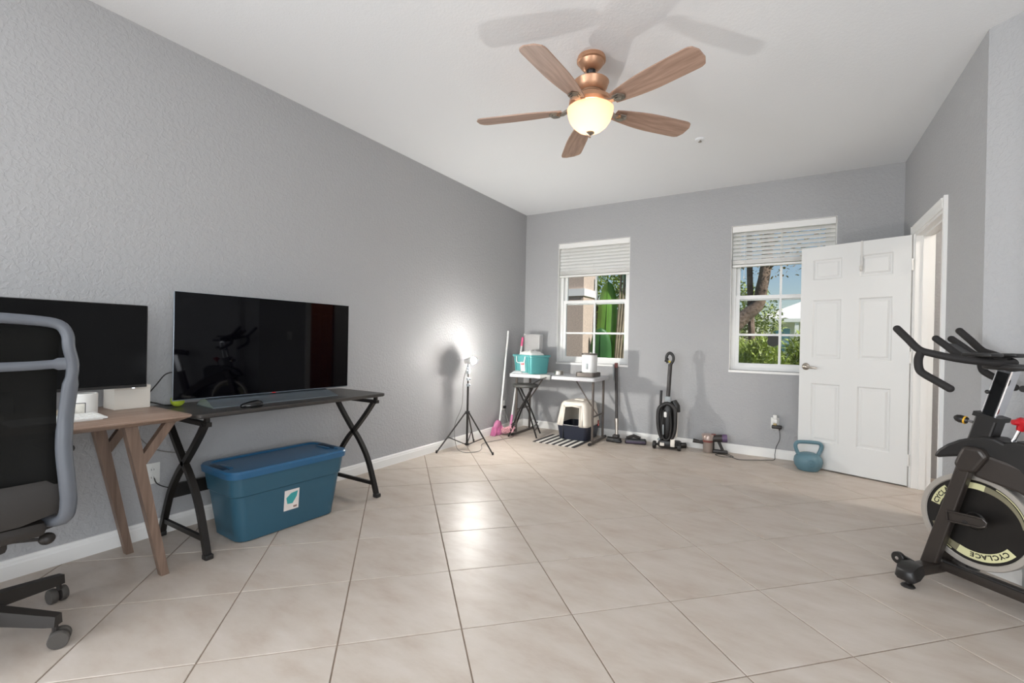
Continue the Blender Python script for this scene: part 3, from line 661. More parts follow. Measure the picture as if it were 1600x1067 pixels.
# ---- blue storage tote under the black desk
M['tote'] = mat('teal_blue_plastic', (44, 84, 102), 0.38, var=(3, 0.06)); M['tote_lid'] = mat('blue_plastic_lid', (40, 90, 126), 0.34)
to = thing('storage_tote', 'large lidded teal blue plastic storage tote on the floor', 'storage tote', (-2.648, 1.662, 0), math.radians(-2.5))
mb = MB(); loops = []
for z, w, l, r in ((0.0, 0.140, 0.285, 0.055), (0.006, 0.150, 0.295, 0.06), (0.255, 0.168, 0.330, 0.06), (0.262, 0.174, 0.337, 0.06), (0.375, 0.184, 0.352, 0.06)):
    loops.append([(x, y, z) for x, y in roundrect(-w, w, -l, l, r, 6)])
loft(mb, loops); bd = obj(mb, 'tub', M['tote'], to)
mb = MB(); loops = []
for z, w, l, r in ((0.362, 0.193, 0.362, 0.065), (0.392, 0.196, 0.366, 0.065), (0.402, 0.190, 0.360, 0.065), (0.403, 0.160, 0.330, 0.05), (0.395, 0.152, 0.322, 0.05)):
    loops.append([(x, y, z) for x, y in roundrect(-w, w, -l, l, r, 6)])
loft(mb, loops); ld = obj(mb, 'lid', M['tote_lid'], to)
for s in (-1, 1):
    obj(MB().rbox(-0.085, 0.085, s*0.336-0.018, s*0.336+0.018, 0.392, 0.4036, 0.005), 'latch_recess', mat('dark_blue_recess', (24, 50, 72), 0.5) if s < 0 else bpy.data.materials['dark_blue_recess'], ld)
    obj(MB().rbox(-0.06, 0.06, s*0.300-0.012, s*0.300+0.012, 0.396, 0.4015, 0.005), 'grip', M['tote_lid'], ld)
# product sticker with a small picture of a tote
st = obj(MB().box(0.0, 0.0012, -0.045, 0.045, -0.070, 0.050), 'paper_sticker', mat('sticker_paper', (222, 212, 206), 0.6, var=(25, 0.05)), to, (0.1642, -0.01, 0.180), 0)
st.rotation_euler = (0, math.radians(4.3), 0)
obj(MB().add([(0.0016, -0.034, 0.006), (0.0016, -0.026, -0.030), (0.0016, 0.006, -0.034), (0.0016, 0.030, 0.004), (0.0016, 0.036, 0.036), (0.0016, -0.006, 0.030)], [(0, 1, 2, 3, 4, 5)]), 'sticker_picture', mat('teal_print', (58, 150, 150), 0.6), st, smooth=0)
obj(MB().add([(0.0016, 0.012, -0.060), (0.0016, 0.034, -0.060), (0.0016, 0.034, -0.048), (0.0016, 0.012, -0.048)], [(0, 1, 2, 3)]), 'sticker_mark', mat('brown_print', (140, 112, 104), 0.6), st, smooth=0)

# ---- office chair
M['chair_frame'] = mat('grey_chair_plastic', (92, 96, 103), 0.45); M['chair_dark'] = mat('dark_chair_plastic', (38, 34, 31), 0.5)
M['mesh'] = clear_plastic('black_mesh_fabric', (26, 26, 25), 0.90, 0.9)
oc = thing('office_chair', 'office chair with black mesh back and grey frame at the wooden desk', 'office chair', (-2.480, 0.374, 0))
# local: +x is behind the sitter (towards the camera), y across
for k in range(5):
    a = math.radians(38.4+72*k-34.0)
    a = math.atan2(0.197, 0.25)-0.0 + 2*PI*k/5
    ca, sa = math.cos(a), math.sin(a)
    mb = MB(); loops = []
    for r_, z, hw, hh in ((0.03, 0.135, 0.030, 0.028), (0.16, 0.118, 0.025, 0.024), (0.29, 0.100, 0.021, 0.020), (0.325, 0.096, 0.018, 0.018)):
        loops.append([(r_*ca+hw*sa*q, r_*sa-hw*ca*q, z+hh*p) for q, p in ((-1, -1), (1, -1), (0.8, 1), (-0.8, 1))])
    loft(mb, loops); lg = obj(mb, 'base_leg', M['chair_dark'], oc, smooth=0)
    cs = obj(MB().tube([(0.315*ca, 0.315*sa, 0.052), (0.315*ca, 0.315*sa, 0.088)], 0.009, 8), 'caster', M['chair_dark'], lg)
    b = a+0.9*(k-1.2)
    tx, ty = math.cos(b), math.sin(b); cx, cy = 0.315*ca-ty*0.012, 0.315*sa+tx*0.012
    mb = MB()
    for q in (-1, 1):
        Mw = Matrix.Translation((cx+tx*0.017*q, cy+ty*0.017*q, 0.030)) @ Vector((tx, ty, 0)).to_track_quat('Z', 'Y').to_matrix().to_4x4()
        mb.lathe([(0.020, -0.011), (0.028, -0.011), (0.030, -0.008), (0.030, 0.008), (0.028, 0.011), (0.020, 0.011)], 20, Mw)
    obj(mb, 'caster_wheel', M['rubber'], cs)
obj(MB().lathe([(0.05, 0.11), (0.05, 0.165), (0.035, 0.17), (0.028, 0.18), (0.028, 0.36)], 20), 'gas_column', M['black'], oc)
obj(MB().rbox(-0.10, 0.18, -0.09, 0.09, 0.355, 0.405, 0.015), 'tilt_mechanism', M['chair_dark'], oc)
mb = MB(); loops = []
for z, k in ((0.395, 0.86), (0.41, 0.97), (0.44, 1.0), (0.462, 0.97), (0.47, 0.86)):
    loops.append([(x*k-0.05, y*k, z+(-0.02 if x < -0.2 else 0)) for x, y in roundrect(-0.24, 0.25, -0.245, 0.245, 0.09, 5)])
loft(mb, loops); obj(mb, 'seat', M['black'], oc, smooth=60)
# back frame: two uprights, curved top, cross bar (camera side view gives these heights)
U = [(0.20, 0.165, 0.452), (0.305, 0.195, 0.470), (0.33, 0.203, 0.525), (0.335, 0.198, 0.600), (0.325, 0.190, 0.724), (0.318, 0.196, 0.834), (0.322, 0.203, 0.923), (0.332, 0.208, 1.010), (0.335, 0.196, 1.075), (0.332, 0.193, 1.118), (0.325, 0.172, 1.152), (0.318, 0.110, 1.164), (0.314, 0.0, 1.170)]
half_ = smoothpath(U, 4); full_ = half_+[Vector((p.x, -p.y, p.z)) for p in half_[::-1][1:]]
obj(MB().tube(full_, [0.024 if p.z < 0.95 else 0.018 for p in full_], 10, ry=[0.016 if p.z > 0.8 else 0.020 for p in full_], up=(0, 1, 0)), 'back_frame', M['chair_frame'], oc, smooth=60)
obj(MB().tube(smoothpath([(0.330, 0.196, 1.018), (0.325, 0.16, 1.016), (0.322, 0.10, 1.012), (0.318, 0.0, 1.010), (0.322, -0.10, 1.012), (0.325, -0.16, 1.016), (0.330, -0.196, 1.018)], 4), [0.030]+[0.021]*3+[0.015]*17+[0.021]*3+[0.030], 8, ry=0.008, up=(0, 0, 1)), 'lumbar_bar', M['chair_frame'], oc, smooth=60)
mb = MB(); n1, n2 = 8, 12; vs = []
for i in range(n2+1):
    z = 0.600+0.545*i/n2
    hw = 0.180
    for j in range(n1+1):
        y = -hw+2*hw*j/n1; vs.append((0.312-0.035*(1-(y/hw)**2)-0.03*math.sin((z-0.6)/0.545*PI), y, z))
mb.add(vs, [(i*(n1+1)+j, i*(n1+1)+j+1, (i+1)*(n1+1)+j+1, (i+1)*(n1+1)+j) for i in range(n2) for j in range(n1)])
mm = mesh_of(mb, 'mesh_back', 60); mo3 = obj(mm, 'mesh_back', M['mesh'], oc)
sd = mo3.modifiers.new('thickness', 'SOLIDIFY'); sd.thickness = 0.004
mb = MB(); loops = []
for y in (-0.185, -0.17, -0.09, 0.0, 0.09, 0.17, 0.185):
    k = 1-(abs(y)/0.2)**4*0.55; loops.append([(0.215, y, 0.545-0.06*k), (0.305, y, 0.545-0.07*k), (0.315, y, 0.590), (0.300, y, 0.615), (0.270, y, 0.600)])
loft(mb, loops); obj(mb, 'lower_back_shell', M['chair_dark'], oc, smooth=60)
obj(MB().rbox(0.10, 0.30, -0.16, 0.16, 0.420, 0.475, 0.02), 'back_bracket', M['chair_dark'], oc)
for s in (-1, 1):
    am = obj(MB().tube(smoothpath([(0.14, s*0.180, 0.43), (0.13, s*0.212, 0.50), (0.12, s*0.216, 0.60), (0.12, s*0.214, 0.690)], 4), 0.014, 8, ry=0.022), 'armrest_post', M['chair_dark'], oc)
    obj(MB().rbox(0.00, 0.24, s*0.214-0.032, s*0.214+0.032, 0.688, 0.712, 0.010), 'arm_pad', M['black'], am)
obj(MB().tube([(0.16, 0.09, 0.39), (0.17, 0.17, 0.375)], 0.006, 8), 'lever', M['chair_dark'], oc)
obj(MB().sphere((0.172, 0.188, 0.372), 0.024, 14, 10, 0.9), 'lever_knob', M['chair_dark'], oc)

# ================================================================== LED LAMP ON A TRIPOD
ls = thing('tripod_lamp', 'glowing round LED lamp on a black tripod stand by the wall', 'lamp', (-2.805, 3.785, 0))
M['tripod'] = mat('dark_tripod_metal', (58, 55, 52), 0.4, metal=0.6); M['grey_clamp'] = mat('grey_clamp_plastic', (150, 156, 158), 0.4)
obj(MB().tube([(0, 0, 0.06), (0, 0, 0.66)], 0.011, 12), 'lower_pole', M['tripod'], ls)
obj(MB().tube([(0, 0, 0.64), (0, 0, 0.725)], 0.008, 10), 'middle_pole', M['tripod'], ls)
obj(MB().tube([(0, 0, 0.72), (0, 0, 0.785)], 0.006, 10), 'upper_pole', M['tripod'], ls)
for z in (0.662, 0.722):
    mb = MB(); mb.lathe([(0.015, z-0.014), (0.017, z-0.012), (0.017, z+0.012), (0.015, z+0.014)], 16); mb.rbox(0.012, 0.034, -0.006, 0.006, z-0.008, z+0.008, 0.002)
    obj(mb, 'clamp_collar', M['grey_clamp'], ls)
cl_ = obj(MB().lathe([(0.020, 0.365), (0.024, 0.370), (0.024, 0.392), (0.018, 0.396)], 16), 'leg_collar', M['black'], ls)
obj(MB().lathe([(0.016, 0.046), (0.020, 0.050), (0.020, 0.066), (0.013, 0.070)], 16), 'spreader_hub', M['black'], ls)
for fx, fy in ((-0.156, -0.287), (0.336, -0.027), (-0.162, 0.342)):
    d = math.hypot(fx, fy); ux, uy = fx/d, fy/d
    lg = obj(MB().tube([(ux*0.022, uy*0.022, 0.380), (fx, fy, 0.008)], 0.0075, 8), 'leg', M['tripod'], ls)
    obj(MB().lathe([(0.006, 0), (0.010, 0.002), (0.010, 0.022), (0.007, 0.028)], 10, Matrix.Translation((fx, fy, 0))), 'rubber_foot', M['black'], lg)
    mx_, mz_ = 0.62, 0.380-(0.372)*0.62
    obj(MB().tube([(ux*0.018, uy*0.018, 0.058), (ux*(0.022+(d-0.022)*mx_), uy*(0.022+(d-0.022)*mx_), mz_)], 0.005, 6), 'brace', M['tripod'], lg)
hd_ = obj(MB().rbox(-0.018, 0.018, -0.014, 0.014, 0.775, 0.835, 0.005), 'tilt_head', M['grey_clamp'], ls)
obj(MB().tube([(0.0, -0.03, 0.812), (0.0, 0.03, 0.812)], 0.006, 8), 'tilt_knob', M['grey_clamp'], hd_)
# bulb lies on its side, its base towards the wall
hdir = Vector((0.97, 0.16, 0.12)).normalized(); hq = hdir.to_track_quat('Z', 'Y').to_matrix().to_4x4(); hp = Vector((-0.010, 0.0, 0.905))
obj(MB().tube([(0, 0, 0.83), (-0.004, 0, 0.90)], 0.008, 8), 'lamp_neck', M['grey_clamp'], ls)
obj(MB().lathe([(0.016, -0.034), (0.024, -0.030), (0.024, 0.000), (0.033, 0.020), (0.0366, 0.0345), (0.0382, 0.056), (0.0373, 0.0565), (0.0345, 0.034), (0.030, 0.026)], 28, Matrix.Translation(hp) @ hq), 'lamp_housing', M['white_plastic'], ls)
M['led'] = mat('led_diffuser', (255, 255, 255), 0.5, emit=((255, 252, 246), 1200.0))
obj(MB().lathe([(0.030, 0.028), (0.0338, 0.036), (0.0365, 0.050), (0.035, 0.068), (0.028, 0.084), (0.016, 0.093), (0.001, 0.096)], 28, Matrix.Translation(hp) @ hq), 'diffuser', M['led'], ls, label='glowing white LED bulb')
cable('lamp_cable', [(-2.80, 3.77, 0.87), (-2.83, 3.74, 0.70), (-2.84, 3.735, 0.45), (-2.90, 3.70, 0.25), (-2.86, 3.68, 0.05), (-2.76, 3.66, 0.008), (-2.66, 3.76, 0.006), (-2.70, 3.90, 0.006), (-2.82, 4.10, 0.006), (-2.76, 4.40, 0.006), (-2.74, 4.60, 0.006), (-2.86, 4.72, 0.05), (-2.98, 4.79, 0.29)], 0.003, M['grey_cable'], 'thin grey cable running from the tripod lamp to the wall outlet', 5)
pl = tag(obj(MB().rbox(-0.030, 0.0, -0.016, 0.016, -0.016, 0.016, 0.004), 'lamp_plug', M['black'], None, (XL+0.042, 4.80, 0.303)), 'small black plug in the outlet behind the broom', 'plug')

# ================================================================== BROOM, DUST MOP
M['alu'] = mat('grey_white_handle', (205, 206, 205), 0.4); M['pink'] = mat('pink_plastic', (198, 122, 160), 0.45); M['bristle'] = mat('pink_bristle', (202, 118, 162), 0.8)
br = thing('broom', 'pink broom with a pale grey handle leaning in the corner', 'broom', (-2.955, 4.60, 0))
tip = Vector((-0.045, 0.265, 1.240)); base = Vector((0.005, 0.03, 0.165)); bd_ = (tip-base).normalized()
obj(MB().tube([base, tip], 0.0125, 12), 'handle', M['alu'], br)
mb = MB(); loops = []
for t, w, d in ((0.175, 0.016, 0.016), (0.165, 0.030, 0.020), (0.145, 0.062, 0.026), (0.115, 0.082, 0.028), (0.100, 0.086, 0.028)):
    loops.append([(d*math.cos(a), -0.01+w*math.sin(a), t) for a in [2*PI*i/20 for i in range(20)]])
loft(mb, loops); obj(mb, 'broom_head', M['pink'], br)
mb = MB()
for i in range(120):
    y = rnd.uniform(-0.080, 0.080); x = rnd.uniform(-0.024, 0.024); k = 1.22
    mb.tube([(x, y-0.01, 0.102), (x*1.5, (y*k)-0.025, rnd.uniform(0.0, 0.006))], [0.0035, 0.0022], 4)
mb.rbox(-0.024, 0.024, -0.088, 0.068, 0.03, 0.102, 0.01)
obj(mb, 'bristles', M['bristle'], br, smooth=0, kind='stuff')
dm = thing('dust_mop', 'pink fluffy dust mop with a pale handle and pink grip', 'dust mop', (-2.855, 4.655, 0))
tip = Vector((-0.045, 0.40, 1.165)); base = Vector((0.01, 0.05, 0.10))
obj(MB().tube([base, base.lerp(tip, 0.9)], 0.011, 10), 'handle', M['alu'], dm)
obj(MB().tube([base.lerp(tip, 0.895), tip], 0.014, 10), 'grip', mat('hot_pink_grip', (226, 96, 140), 0.5), dm)
obj(MB().tube([base-Vector((0, 0, 0.02)), base.lerp(tip, 0.12)], 0.016, 10), 'ferrule', M['pink'], dm)
mb = MB()
for i in range(420):
    t = rnd.uniform(-1, 1); c = Vector((0.01+t*0.095, -0.03-t*0.045, 0.062+0.030*t)); a = rnd.uniform(0, 2*PI); e = rnd.uniform(-0.9, 1.2)
    d = Vector((math.cos(a)*math.cos(e), math.sin(a)*math.cos(e), math.sin(e)*0.8)); q = c+d*rnd.uniform(0.036, 0.058); q.z = max(q.z, 0.004)
    mb.tube([c+d*0.01, q], [0.007, 0.004], 4)
obj(mb, 'mop_strands', mat('pale_pink_chenille', (222, 172, 180), 0.9, var=(60, 0.35)), dm, smooth=0, kind='stuff')

# ================================================================== FOLDING TABLE AND THINGS ON IT
M['table_top'] = mat('grey_white_blow_moulded_plastic', (184, 184, 186), 0.5, bump=(260, 0.12, 0.001)); M['table_leg'] = mat('brown_grey_tube', (92, 84, 78), 0.42, metal=0.3)
TT = 0.735
ft = thing('folding_table', 'pale grey plastic folding table below the window', 'table', (-2.318, 4.905, 0), math.radians(1.5))
mb = MB(); loft(mb, [L(-0.525, 0.525, -0.243, 0.243, 0.03, TT-0.042), L(-0.533, 0.533, -0.251, 0.251, 0.03, TT-0.038), L(-0.533, 0.533, -0.251, 0.251, 0.03, TT-0.006), L(-0.527, 0.527, -0.245, 0.245, 0.03, TT)])
obj(mb, 'tabletop', M['table_top'], ft)
for s in (-1, 1):
    x = s*0.478
    for y in (-0.150, 0.200):
        obj(MB().tube([(x, y, 0.03), (x, y, TT-0.042)], 0.0135, 12), 'leg', M['table_leg'], ft)
    fb = obj(MB().tube([(x, -0.235, 0.013), (x, 0.285, 0.013)], 0.0130, 12), 'foot_bar', M['table_leg'], ft)
    for y in (-0.235, 0.285): obj(MB().lathe([(0.015, -0.02), (0.017, 0.0), (0.014, 0.016)], 12, Matrix.Translation((x, y, 0.017)) @ Matrix.Rotation(PI/2, 4, 'X')), 'end_cap', M['black'], fb)
    obj(MB().tube([(x, -0.150, 0.30), (x, 0.200, 0.30)], 0.009, 8), 'cross_tube', M['table_leg'], ft)
    obj(MB().tube([(x, 0.02, 0.30), (x-s*0.12, 0.02, 0.46), (s*0.20, 0.02, TT-0.045)], 0.008, 8), 'folding_brace', M['table_leg'], ft)
bp_ = obj(MB().box(-0.50, -0.43, -0.2535, -0.2505, TT-0.028, TT-0.018), 'name_plate', M['grey_clamp'], ft, smooth=0)
# teal bin
M['teal'] = mat('teal_plastic', (82, 150, 150), 0.35); M['white_cloth'] = mat('white_cloth', (226, 226, 222), 0.85, bump=(30, 0.4, 0.01))
tbn = thing('teal_bin', 'teal plastic bin with a white wire handle on the folding table', 'bin', (-2.655, 4.845, TT), math.radians(-24))
mb = MB(); lo_ = []
R_ = lambda w, l, r, z: [(x, y, z) for x, y in roundrect(-w, w, -l, l, r, 4)]
loft(mb, [R_(0.150, 0.118, 0.02, 0.0), R_(0.158, 0.126, 0.02, 0.004), R_(0.176, 0.142, 0.024, 0.196), R_(0.190, 0.156, 0.03, 0.200), R_(0.190, 0.156, 0.03, 0.222), R_(0.182, 0.148, 0.026, 0.222), R_(0.172, 0.138, 0.022, 0.200), R_(0.154, 0.122, 0.018, 0.008)])
bb = obj(mb, 'tub', M['teal'], tbn)
for x in (-0.12, 0.10, 0.135):
    rib = MB(); rib.prism([(x-0.006, 0.01), (x+0.006, 0.01), (x*1.1+0.007, 0.198), (x*1.1-0.007, 0.198)], -0.004, 0.004); o = obj(rib, 'rib', M['teal'], tbn, (0, -0.134, 0), 0); o.rotation_euler = (math.radians(4.5), 0, 0)
obj(MB().tube(smoothpath([(-0.085, -0.158, 0.205), (-0.080, -0.162, 0.160), (-0.062, -0.165, 0.132), (0.0, -0.165, 0.128), (0.062, -0.165, 0.132), (0.080, -0.162, 0.160), (0.085, -0.158, 0.205)], 4), 0.0045, 8), 'handle', M['white_plastic'], tbn)
pp = obj(MB().box(-0.043, 0.043, -0.001, 0.0, -0.055, 0.055), 'paper_label', mat('label_paper', (222, 218, 214), 0.6, var=(40, 0.06)), tbn, (0.018, -0.1395, 0.082), 0); pp.rotation_euler = (math.radians(4.7), 0, 0)
obj(MB().box(-0.034, 0.034, -0.0016, -0.001, 0.022, 0.046), 'label_print', mat('red_print', (206, 96, 100), 0.6), pp, smooth=0)
mb = MB(); n = 18; vs = []
for i in range(n+1):
    for j in range(n+1):
        x, y = -0.140+0.28*i/n, -0.115+0.23*j/n; e = max(abs(x)/0.14, abs(y)/0.115)
        z = 0.215+0.055*(1-e**2.5)+0.012*math.sin(i*1.3)*math.cos(j*1.1)*(1-e)-0.03*max(0, e-0.8)*5
        vs.append((x, y, z))
mb.add(vs, [(i*(n+1)+j, (i+1)*(n+1)+j, (i+1)*(n+1)+j+1, i*(n+1)+j+1) for i in range(n) for j in range(n)])
cm_ = mesh_of(mb, 'folded_cloth', 80); co_ = obj(cm_, 'folded_cloth', M['white_cloth'], None, (-2.655, 4.845, TT)); co_.rotation_euler = (0, 0, math.radians(-24)); tag(co_, 'crumpled white cloth heaped in the teal bin', 'cloth')
sd = co_.modifiers.new('thickness', 'SOLIDIFY'); sd.thickness = 0.012; sd.offset = -1
# clear organiser box standing behind the bin
M['clear'] = clear_plastic('clear_acrylic', (216, 214, 212), 0.34)
og = thing('clear_container', 'tall clear plastic container standing behind the teal bin', 'container', (-2.795, 5.145, TT))
mb = MB(); w, d, h = 0.118, 0.055, 0.465
loft(mb, [R_(w*0.86, d*0.9, 0.012, 0.0), R_(w, d, 0.014, h), R_(w-0.004, d-0.004, 0.012, h), R_(w*0.86-0.004, d*0.9-0.004, 0.010, 0.004)])
obj(mb, 'container_body', M['clear'], og)
obj(MB().rbox(-w-0.006, w+0.006, -d-0.006, d+0.006, h-0.010, h+0.008, 0.006), 'lid', M['clear'], og)
mb = MB()
for i in range(60): mb.sphere((rnd.uniform(-0.085, 0.085), rnd.uniform(-0.038, 0.038), 0.02+0.26*rnd.random()**1.2*(1 if rnd.random() < 0.8 else 1.1)), rnd.uniform(0.010, 0.016), 6, 4)
obj(mb, 'dry_food', mat('brown_dry_food', (136, 112, 96), 0.8, var=(40, 0.3)), og, kind='stuff')
# small things on the table
gg = thing('grey_hand_tool', 'small grey hand grooming tool lying in front of the teal bin', 'grooming tool', (-2.735, 4.665, TT), 0.1)
mb = MB(); lp = []
for x, h_ in ((-0.075, 0.008), (-0.05, 0.026), (-0.01, 0.036), (0.03, 0.030), (0.055, 0.016)):
    lp.append([(x, 0.022*math.cos(a), 0.004+max(0, h_*math.sin(a))) for a in [PI*i/10 for i in range(11)]])
loft(mb, lp); obj(mb, 'body', M['grey_clamp'], gg)
obj(MB().tube(smoothpath([(0.05, 0, 0.012), (0.10, -0.005, 0.010), (0.15, 0.0, 0.008)], 4), 0.007, 8), 'handle', M['grey_clamp'], gg)
bw = thing('steel_bowl', 'small stainless steel bowl on the folding table', 'bowl', (-2.305, 4.880, TT))
obj(MB().lathe([(0.050, 0.0), (0.055, 0.002), (0.056, 0.040), (0.060, 0.045), (0.058, 0.047), (0.052, 0.042), (0.050, 0.008), (0.001, 0.006)], 28), 'bowl', M['steel'], bw)
fd = thing('pet_feeder', 'white cylindrical automatic pet feeder with dark food tray', 'pet feeder', (-1.938, 4.905, TT), 0.0)
M['feeder'] = mat('white_feeder_plastic', (222, 222, 220), 0.35)
mb = MB(); S_ = lambda r, z, k=0.0: [(r*math.copysign(abs(math.cos(a))**0.7, math.cos(a)), r*math.copysign(abs(math.sin(a))**0.7, math.sin(a)), z) for a in [2*PI*i/32 for i in range(32)]]
loft(mb, [S_(0.076, 0.045), S_(0.080, 0.06), S_(0.082, 0.225), S_(0.078, 0.245)]); fb_ = obj(mb, 'hopper', M['feeder'], fd)
mb = MB(); loft(mb, [S_(0.082, 0.243), S_(0.084, 0.248), S_(0.082, 0.258), S_(0.074, 0.262)]); obj(mb, 'lid', M['table_leg'], fd)
obj(MB().rbox(-0.014, 0.014, -0.083, -0.076, 0.085, 0.150, 0.006), 'control_panel', M['grey_clamp'], fb_)
mb = MB(); loft(mb, [R_(0.105, 0.110, 0.03, 0.0), R_(0.110, 0.115, 0.03, 0.006), R_(0.110, 0.115, 0.03, 0.046), R_(0.104, 0.108, 0.028, 0.048), R_(0.098, 0.102, 0.026, 0.030)])
ty_ = obj(mb, 'food_tray', M['table_leg'], fd, (0, -0.03, 0))
# clip-on arm on the table edge
ca_ = thing('clamp_arm', 'grey clamp with a black arm gripping the folding table edge', 'clamp', (-2.36, 4.655, TT))
mb = MB(); mb.rbox(-0.065, 0.065, -0.020, -0.004, -0.048, 0.004, 0.004); mb.rbox(-0.065, 0.065, -0.02, 0.03, 0.0005, 0.006, 0.002); obj(mb, 'clamp_body', mat('dark_grey_clamp', (118, 118, 116), 0.45), ca_)
obj(MB().tube([(0.02, -0.024, -0.02), (-0.06, -0.024, -0.050), (-0.15, -0.010, -0.098)], 0.007, 8), 'arm', M['black'], ca_)

# ================================================================== FOLDING STOOL
so = thing('folding_stool', 'black folding stool with a round padded seat under the table', 'stool', (-2.672, 4.745, 0), math.radians(20))
M['stool'] = mat('dark_grey_vinyl', (66, 66, 64), 0.5)
obj(MB().lathe([(0.14, 0.578), (0.155, 0.582), (0.160, 0.594), (0.156, 0.606), (0.13, 0.614), (0.001, 0.616)], 32), 'seat', M['stool'], so)
for s in (-1, 1):
    for q in (-1, 1):
        obj(MB().tube([(s*0.165, q*0.150, 0.008), (s*0.06, q*0.10, 0.30), (-s*0.085, q*0.075, 0.578)] if q < 0 else [(s*0.165, q*0.150, 0.008), (s*0.055, q*0.10, 0.30), (-s*0.085, q*0.075, 0.578)], 0.0095, 8), 'leg', M['black_metal'], so)
    for z, k in ((0.10, 0.90), (0.145, 0.86)):
        obj(MB().tube([(s*0.165*(1-z*1.2), -0.15+z*0.12, z), (s*0.165*(1-z*1.2), 0.15-z*0.12, z)], 0.006, 8), 'rung', M['black_metal'], so)
obj(MB().tube([(0, -0.09, 0.40), (0, 0.09, 0.40)], 0.006, 8), 'pivot_rod', M['black_metal'], so)

# ================================================================== LITTER BOX ON STRIPED MAT
rg = thing('striped_mat', 'small black and white striped mat under the litter box', 'mat', (-2.178, 4.740, 0), math.radians(-1))
M['mat_white'] = mat('white_woven_cotton', (218, 214, 208), 0.95, bump=(220, 0.7, 0.003)); M['mat_black'] = mat('black_woven_cotton', (44, 42, 44), 0.95, bump=(220, 0.7, 0.003))
nst = 13; ww = 0.51/nst
for i in range(nst):
    obj(MB().rbox(-0.255+i*ww, -0.255+(i+1)*ww, -0.235, 0.255, 0.0005, 0.007, 0.0028, 1), 'stripe', M['mat_black'] if i % 2 == 0 else M['mat_white'], rg)
M['navy'] = mat('navy_plastic', (36, 40, 54), 0.4); M['hood'] = mat('cream_white_hood', (226, 218, 206), 0.45); M['litter'] = mat('grey_litter', (150, 140, 122), 0.95, bump=(120, 0.8, 0.01))
lt = thing('litter_box', 'hooded cat litter box, cream hood on navy base', 'litter box', (-2.105, 5.020, 0.0072))
mb = MB(); loft(mb, [R_(0.158, 0.185, 0.04, 0.0), R_(0.164, 0.192, 0.04, 0.006), R_(0.186, 0.214, 0.045, 0.165), R_(0.180, 0.208, 0.04, 0.168), R_(0.160, 0.188, 0.036, 0.020)])
obj(mb, 'pan', M['navy'], lt)
obj(MB().plate(roundrect(-0.163, 0.163, -0.19, 0.19, 0.04), 0.03, 0.075), 'litter', M['litter'], lt)
# hood: four walls (front with a cut-out) and a domed roof
mb = MB()
def hoodring(w, l, r, z): return R_(w, l, r, z)
outer = [hoodring(0.192, 0.220, 0.045, 0.158), hoodring(0.190, 0.218, 0.045, 0.185), hoodring(0.160, 0.180, 0.05, 0.395), hoodring(0.140, 0.160, 0.05, 0.425), hoodring(0.10, 0.12, 0.04, 0.432)]
nn = len(outer[0]); vs = [p for l in outer for p in l]; fs = []
for i in range(len(outer)-1):
    for k in range(nn):
        l = (k+1) % nn; q = [outer[i][k], outer[i][l], outer[i+1][l], outer[i+1][k]]
        cy_ = sum(p[1] for p in q)/4; cx_ = sum(p[0] for p in q)/4
        if i < 2 and cy_ < -0.15 and abs(cx_) < 0.06: continue       # front wall is built separately round the entrance
        fs.append((i*nn+k, i*nn+l, (i+1)*nn+l, (i+1)*nn+k))
fs.append(tuple((len(outer)-1)*nn+k for k in range(nn)))
mb.add(vs, fs)
def hy(z): return -0.218+(z-0.185)/0.21*0.038
ex, ez0, ez1 = 0.100, 0.150, 0.385
for xa, xb, za, zb in ((-0.147, -ex, 0.158, 0.395), (ex, 0.147, 0.158, 0.395), (-ex, ex, ez1-0.01, 0.395)):
    def cl2(x, z): return max(-0.147+(z-0.185)*0.16, min(0.147-(z-0.185)*0.16, x))
    mb.add([(cl2(xa, za) if abs(xa) > 0.12 else xa, hy(za), za), (cl2(xb, za) if abs(xb) > 0.12 else xb, hy(za), za), (cl2(xb, zb) if abs(xb) > 0.12 else xb, hy(zb), zb), (cl2(xa, zb) if abs(xa) > 0.12 else xa, hy(zb), zb)], [(0, 1, 2, 3)])
hm = mesh_of(mb, 'hood', 40); ho = obj(hm, 'hood', M['hood'], lt); sd = ho.modifiers.new('thickness', 'SOLIDIFY'); sd.thickness = 0.006
en = MB(); en.tube([(-ex, hy(0.17)-0.004, 0.170), (-ex+0.01, hy(0.37)-0.004, 0.370), (0, hy(0.385)-0.004, 0.382), (ex-0.01, hy(0.37)-0.004, 0.370), (ex, hy(0.17)-0.004, 0.170)], 0.006, 8); obj(en, 'entrance_rim', M['hood'], lt)
obj(MB().rbox(-0.06, 0.06, 0.0, 0.10, 0.430, 0.445, 0.006), 'carry_handle', M['hood'], lt)
obj(MB().rbox(0.186, 0.196, 0.12, 0.15, 0.13, 0.20, 0.004), 'side_latch', mat('red_latch', (150, 60, 56), 0.5), lt)
obj(MB().tube([(-0.10, -0.216, 0.166), (0.10, -0.216, 0.166)], 0.008, 8), 'entry_lip', M['navy'], lt)
obj(MB().rbox(-0.108, -0.096, -0.212, -0.20, 0.002, 0.16, 0.004), 'front_rib', M['black'], lt)

